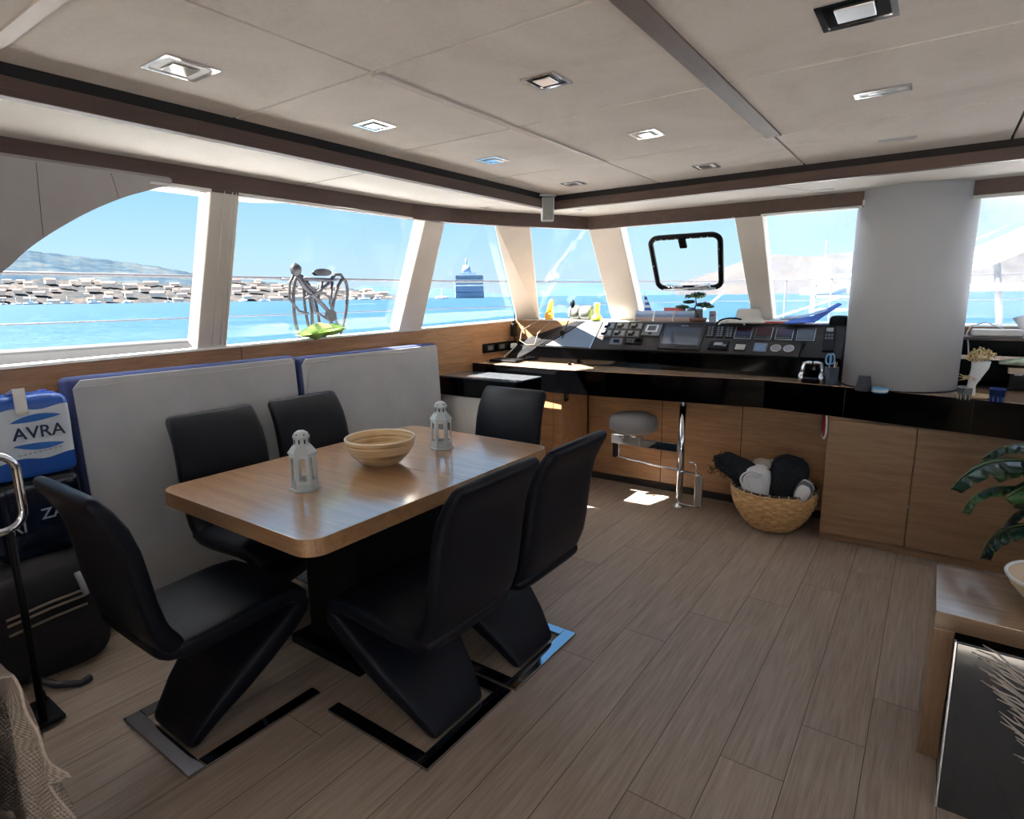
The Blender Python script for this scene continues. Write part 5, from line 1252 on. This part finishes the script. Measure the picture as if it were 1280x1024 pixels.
# cruise ship
D = 1700; p = azpt(587, D, ZSEA); sc = D / 740 * 1.0
t = thing('cruise_ship', 'large cruise ship in painted haze blue anchored in the bay, seen end on', 'ship', p, math.atan2(p.y, p.x) - PI / 2)
u = D / 735.0 * 1.02   # metres per pixel
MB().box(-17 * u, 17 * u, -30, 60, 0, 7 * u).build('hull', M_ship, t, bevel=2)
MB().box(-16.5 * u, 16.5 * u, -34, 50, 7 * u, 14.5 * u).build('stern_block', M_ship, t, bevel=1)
mb = MB()
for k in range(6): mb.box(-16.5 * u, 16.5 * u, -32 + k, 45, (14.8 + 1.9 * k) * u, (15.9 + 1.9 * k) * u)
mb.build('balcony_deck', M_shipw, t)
MB().box(-15.5 * u, 15.5 * u, -28, 42, 14.5 * u, 26 * u).build('superstructure', simple('ship_haze_shade', (.19, .27, .38), .7, var=0), t)  # shade between decks and distance haze put into this colour
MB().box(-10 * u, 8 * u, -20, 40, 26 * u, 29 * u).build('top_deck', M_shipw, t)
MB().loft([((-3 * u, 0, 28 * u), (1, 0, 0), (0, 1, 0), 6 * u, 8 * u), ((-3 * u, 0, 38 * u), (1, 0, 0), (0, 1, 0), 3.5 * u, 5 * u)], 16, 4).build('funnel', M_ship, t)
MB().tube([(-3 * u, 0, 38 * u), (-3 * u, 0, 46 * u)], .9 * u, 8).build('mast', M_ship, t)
p = azpt(1028, 900, ZSEA); t = thing('far_sailboat', 'pale motor yacht with tall mast far off beyond the foredeck', 'boat', p, math.atan2(p.y, p.x) - PI / 2)
MB().loft([((-26, 0, 4), (0, 1, 0), (0, 0, 1), 8, 5), ((10, 0, 5), (0, 1, 0), (0, 0, 1), 8, 5), ((28, 0, 7), (0, 1, 0), (0, 0, 1), 1.5, 4)], 12, 3).build('hull', M_gel, t)
MB().box(-14, 8, -6, 6, 9, 40).build('cabin', simple('yacht_cream', (.70, .66, .55), .6), t); MB().tube([(0, 0, 40), (0, 0, 70)], .8, 6).build('mast', M_gel, t)

# ------------------------------------------------------------------ world and lights
w = bpy.data.worlds.new('sky'); SC.world = w; w.use_nodes = True; nt = w.node_tree; nt.nodes.clear()
out = nt.nodes.new('ShaderNodeOutputWorld'); bg = nt.nodes.new('ShaderNodeBackground'); tc = nt.nodes.new('ShaderNodeTexCoord'); sp = nt.nodes.new('ShaderNodeSeparateXYZ')
nt.links.new(tc.outputs['Generated'], sp.inputs[0])
rp = nt.nodes.new('ShaderNodeValToRGB'); cr = rp.color_ramp
stops = [(0.0, (.44, .57, .69)), (.06, (.37, .57, .70)), (.20, (.20, .46, .71)), (.6, (.12, .33, .63)), (1, (.10, .27, .58))]
while len(cr.elements) < len(stops): cr.elements.new(.5)
for e, (pp, c) in zip(cr.elements, stops): e.position = pp; e.color = (*c, 1)
nt.links.new(sp.outputs[2], rp.inputs[0])
nz = nt.nodes.new('ShaderNodeTexNoise'); nz.inputs['Scale'].default_value = 3.2; nz.inputs['Detail'].default_value = 7; nz.inputs['Roughness'].default_value = .55
mp = nt.nodes.new('ShaderNodeMapping'); mp.inputs['Scale'].default_value = (1, 1, 3.5); nt.links.new(tc.outputs['Generated'], mp.inputs[0]); nt.links.new(mp.outputs[0], nz.inputs['Vector'])
def wm(op, a, b):
    x = nt.nodes.new('ShaderNodeMath'); x.operation = op; x.use_clamp = (op == 'MULTIPLY')
    for i, v in enumerate((a, b)):
        if isinstance(v, (int, float)): x.inputs[i].default_value = v
        else: nt.links.new(v, x.inputs[i])
    return x.outputs[0]
east = wm('MULTIPLY', wm('ADD', sp.outputs[0], .22), 3.2)        # cloud bank on the starboard bow
cl = wm('MULTIPLY', wm('SUBTRACT', nz.outputs['Fac'], .34), 3.0); cl = wm('MULTIPLY', cl, east)
mx = nt.nodes.new('ShaderNodeMix'); mx.data_type = 'RGBA'; nt.links.new(cl, mx.inputs[0]); nt.links.new(rp.outputs[0], mx.inputs[6]); mx.inputs[7].default_value = (.60, .64, .69, 1)
nt.links.new(mx.outputs[2], bg.inputs[0]); bg.inputs[1].default_value = SKY_STRENGTH
nt.links.new(bg.outputs[0], out.inputs[0])
def lamp(name, kind, energy, col, loc=None, direction=None, size=None, sizey=None, angle=None, spread=None):
    l = bpy.data.lights.new(name, kind); l.energy = energy; l.color = col
    o = bpy.data.objects.new(name, l); COL.objects.link(o)
    if loc: o.location = loc
    if direction: o.rotation_euler = Vector(direction).to_track_quat('-Z', 'Y').to_euler()
    if kind == 'AREA':
        l.shape = 'RECTANGLE'; l.size = size; l.size_y = sizey
        if spread: l.spread = spread
    if angle: l.angle = angle
    return o
lamp('sun', 'SUN', SUN_E, (1, .965, .91), direction=(.7, .45, -1), angle=math.radians(.6))
if DOOR_E: lamp('doorway_daylight', 'AREA', DOOR_E, (1, .95, .90), (.1, -2.19, .9), (0, 1, .55), 3.4, 1.7)
if SIDE_E: lamp('side_ceiling_fill', 'AREA', SIDE_E, (.98, .96, .95), (2.18, 1.1, 1.46), (-1, 0, .5), 4.2, .9)  # added fill lamp without a source, tilted up to brighten the ceiling
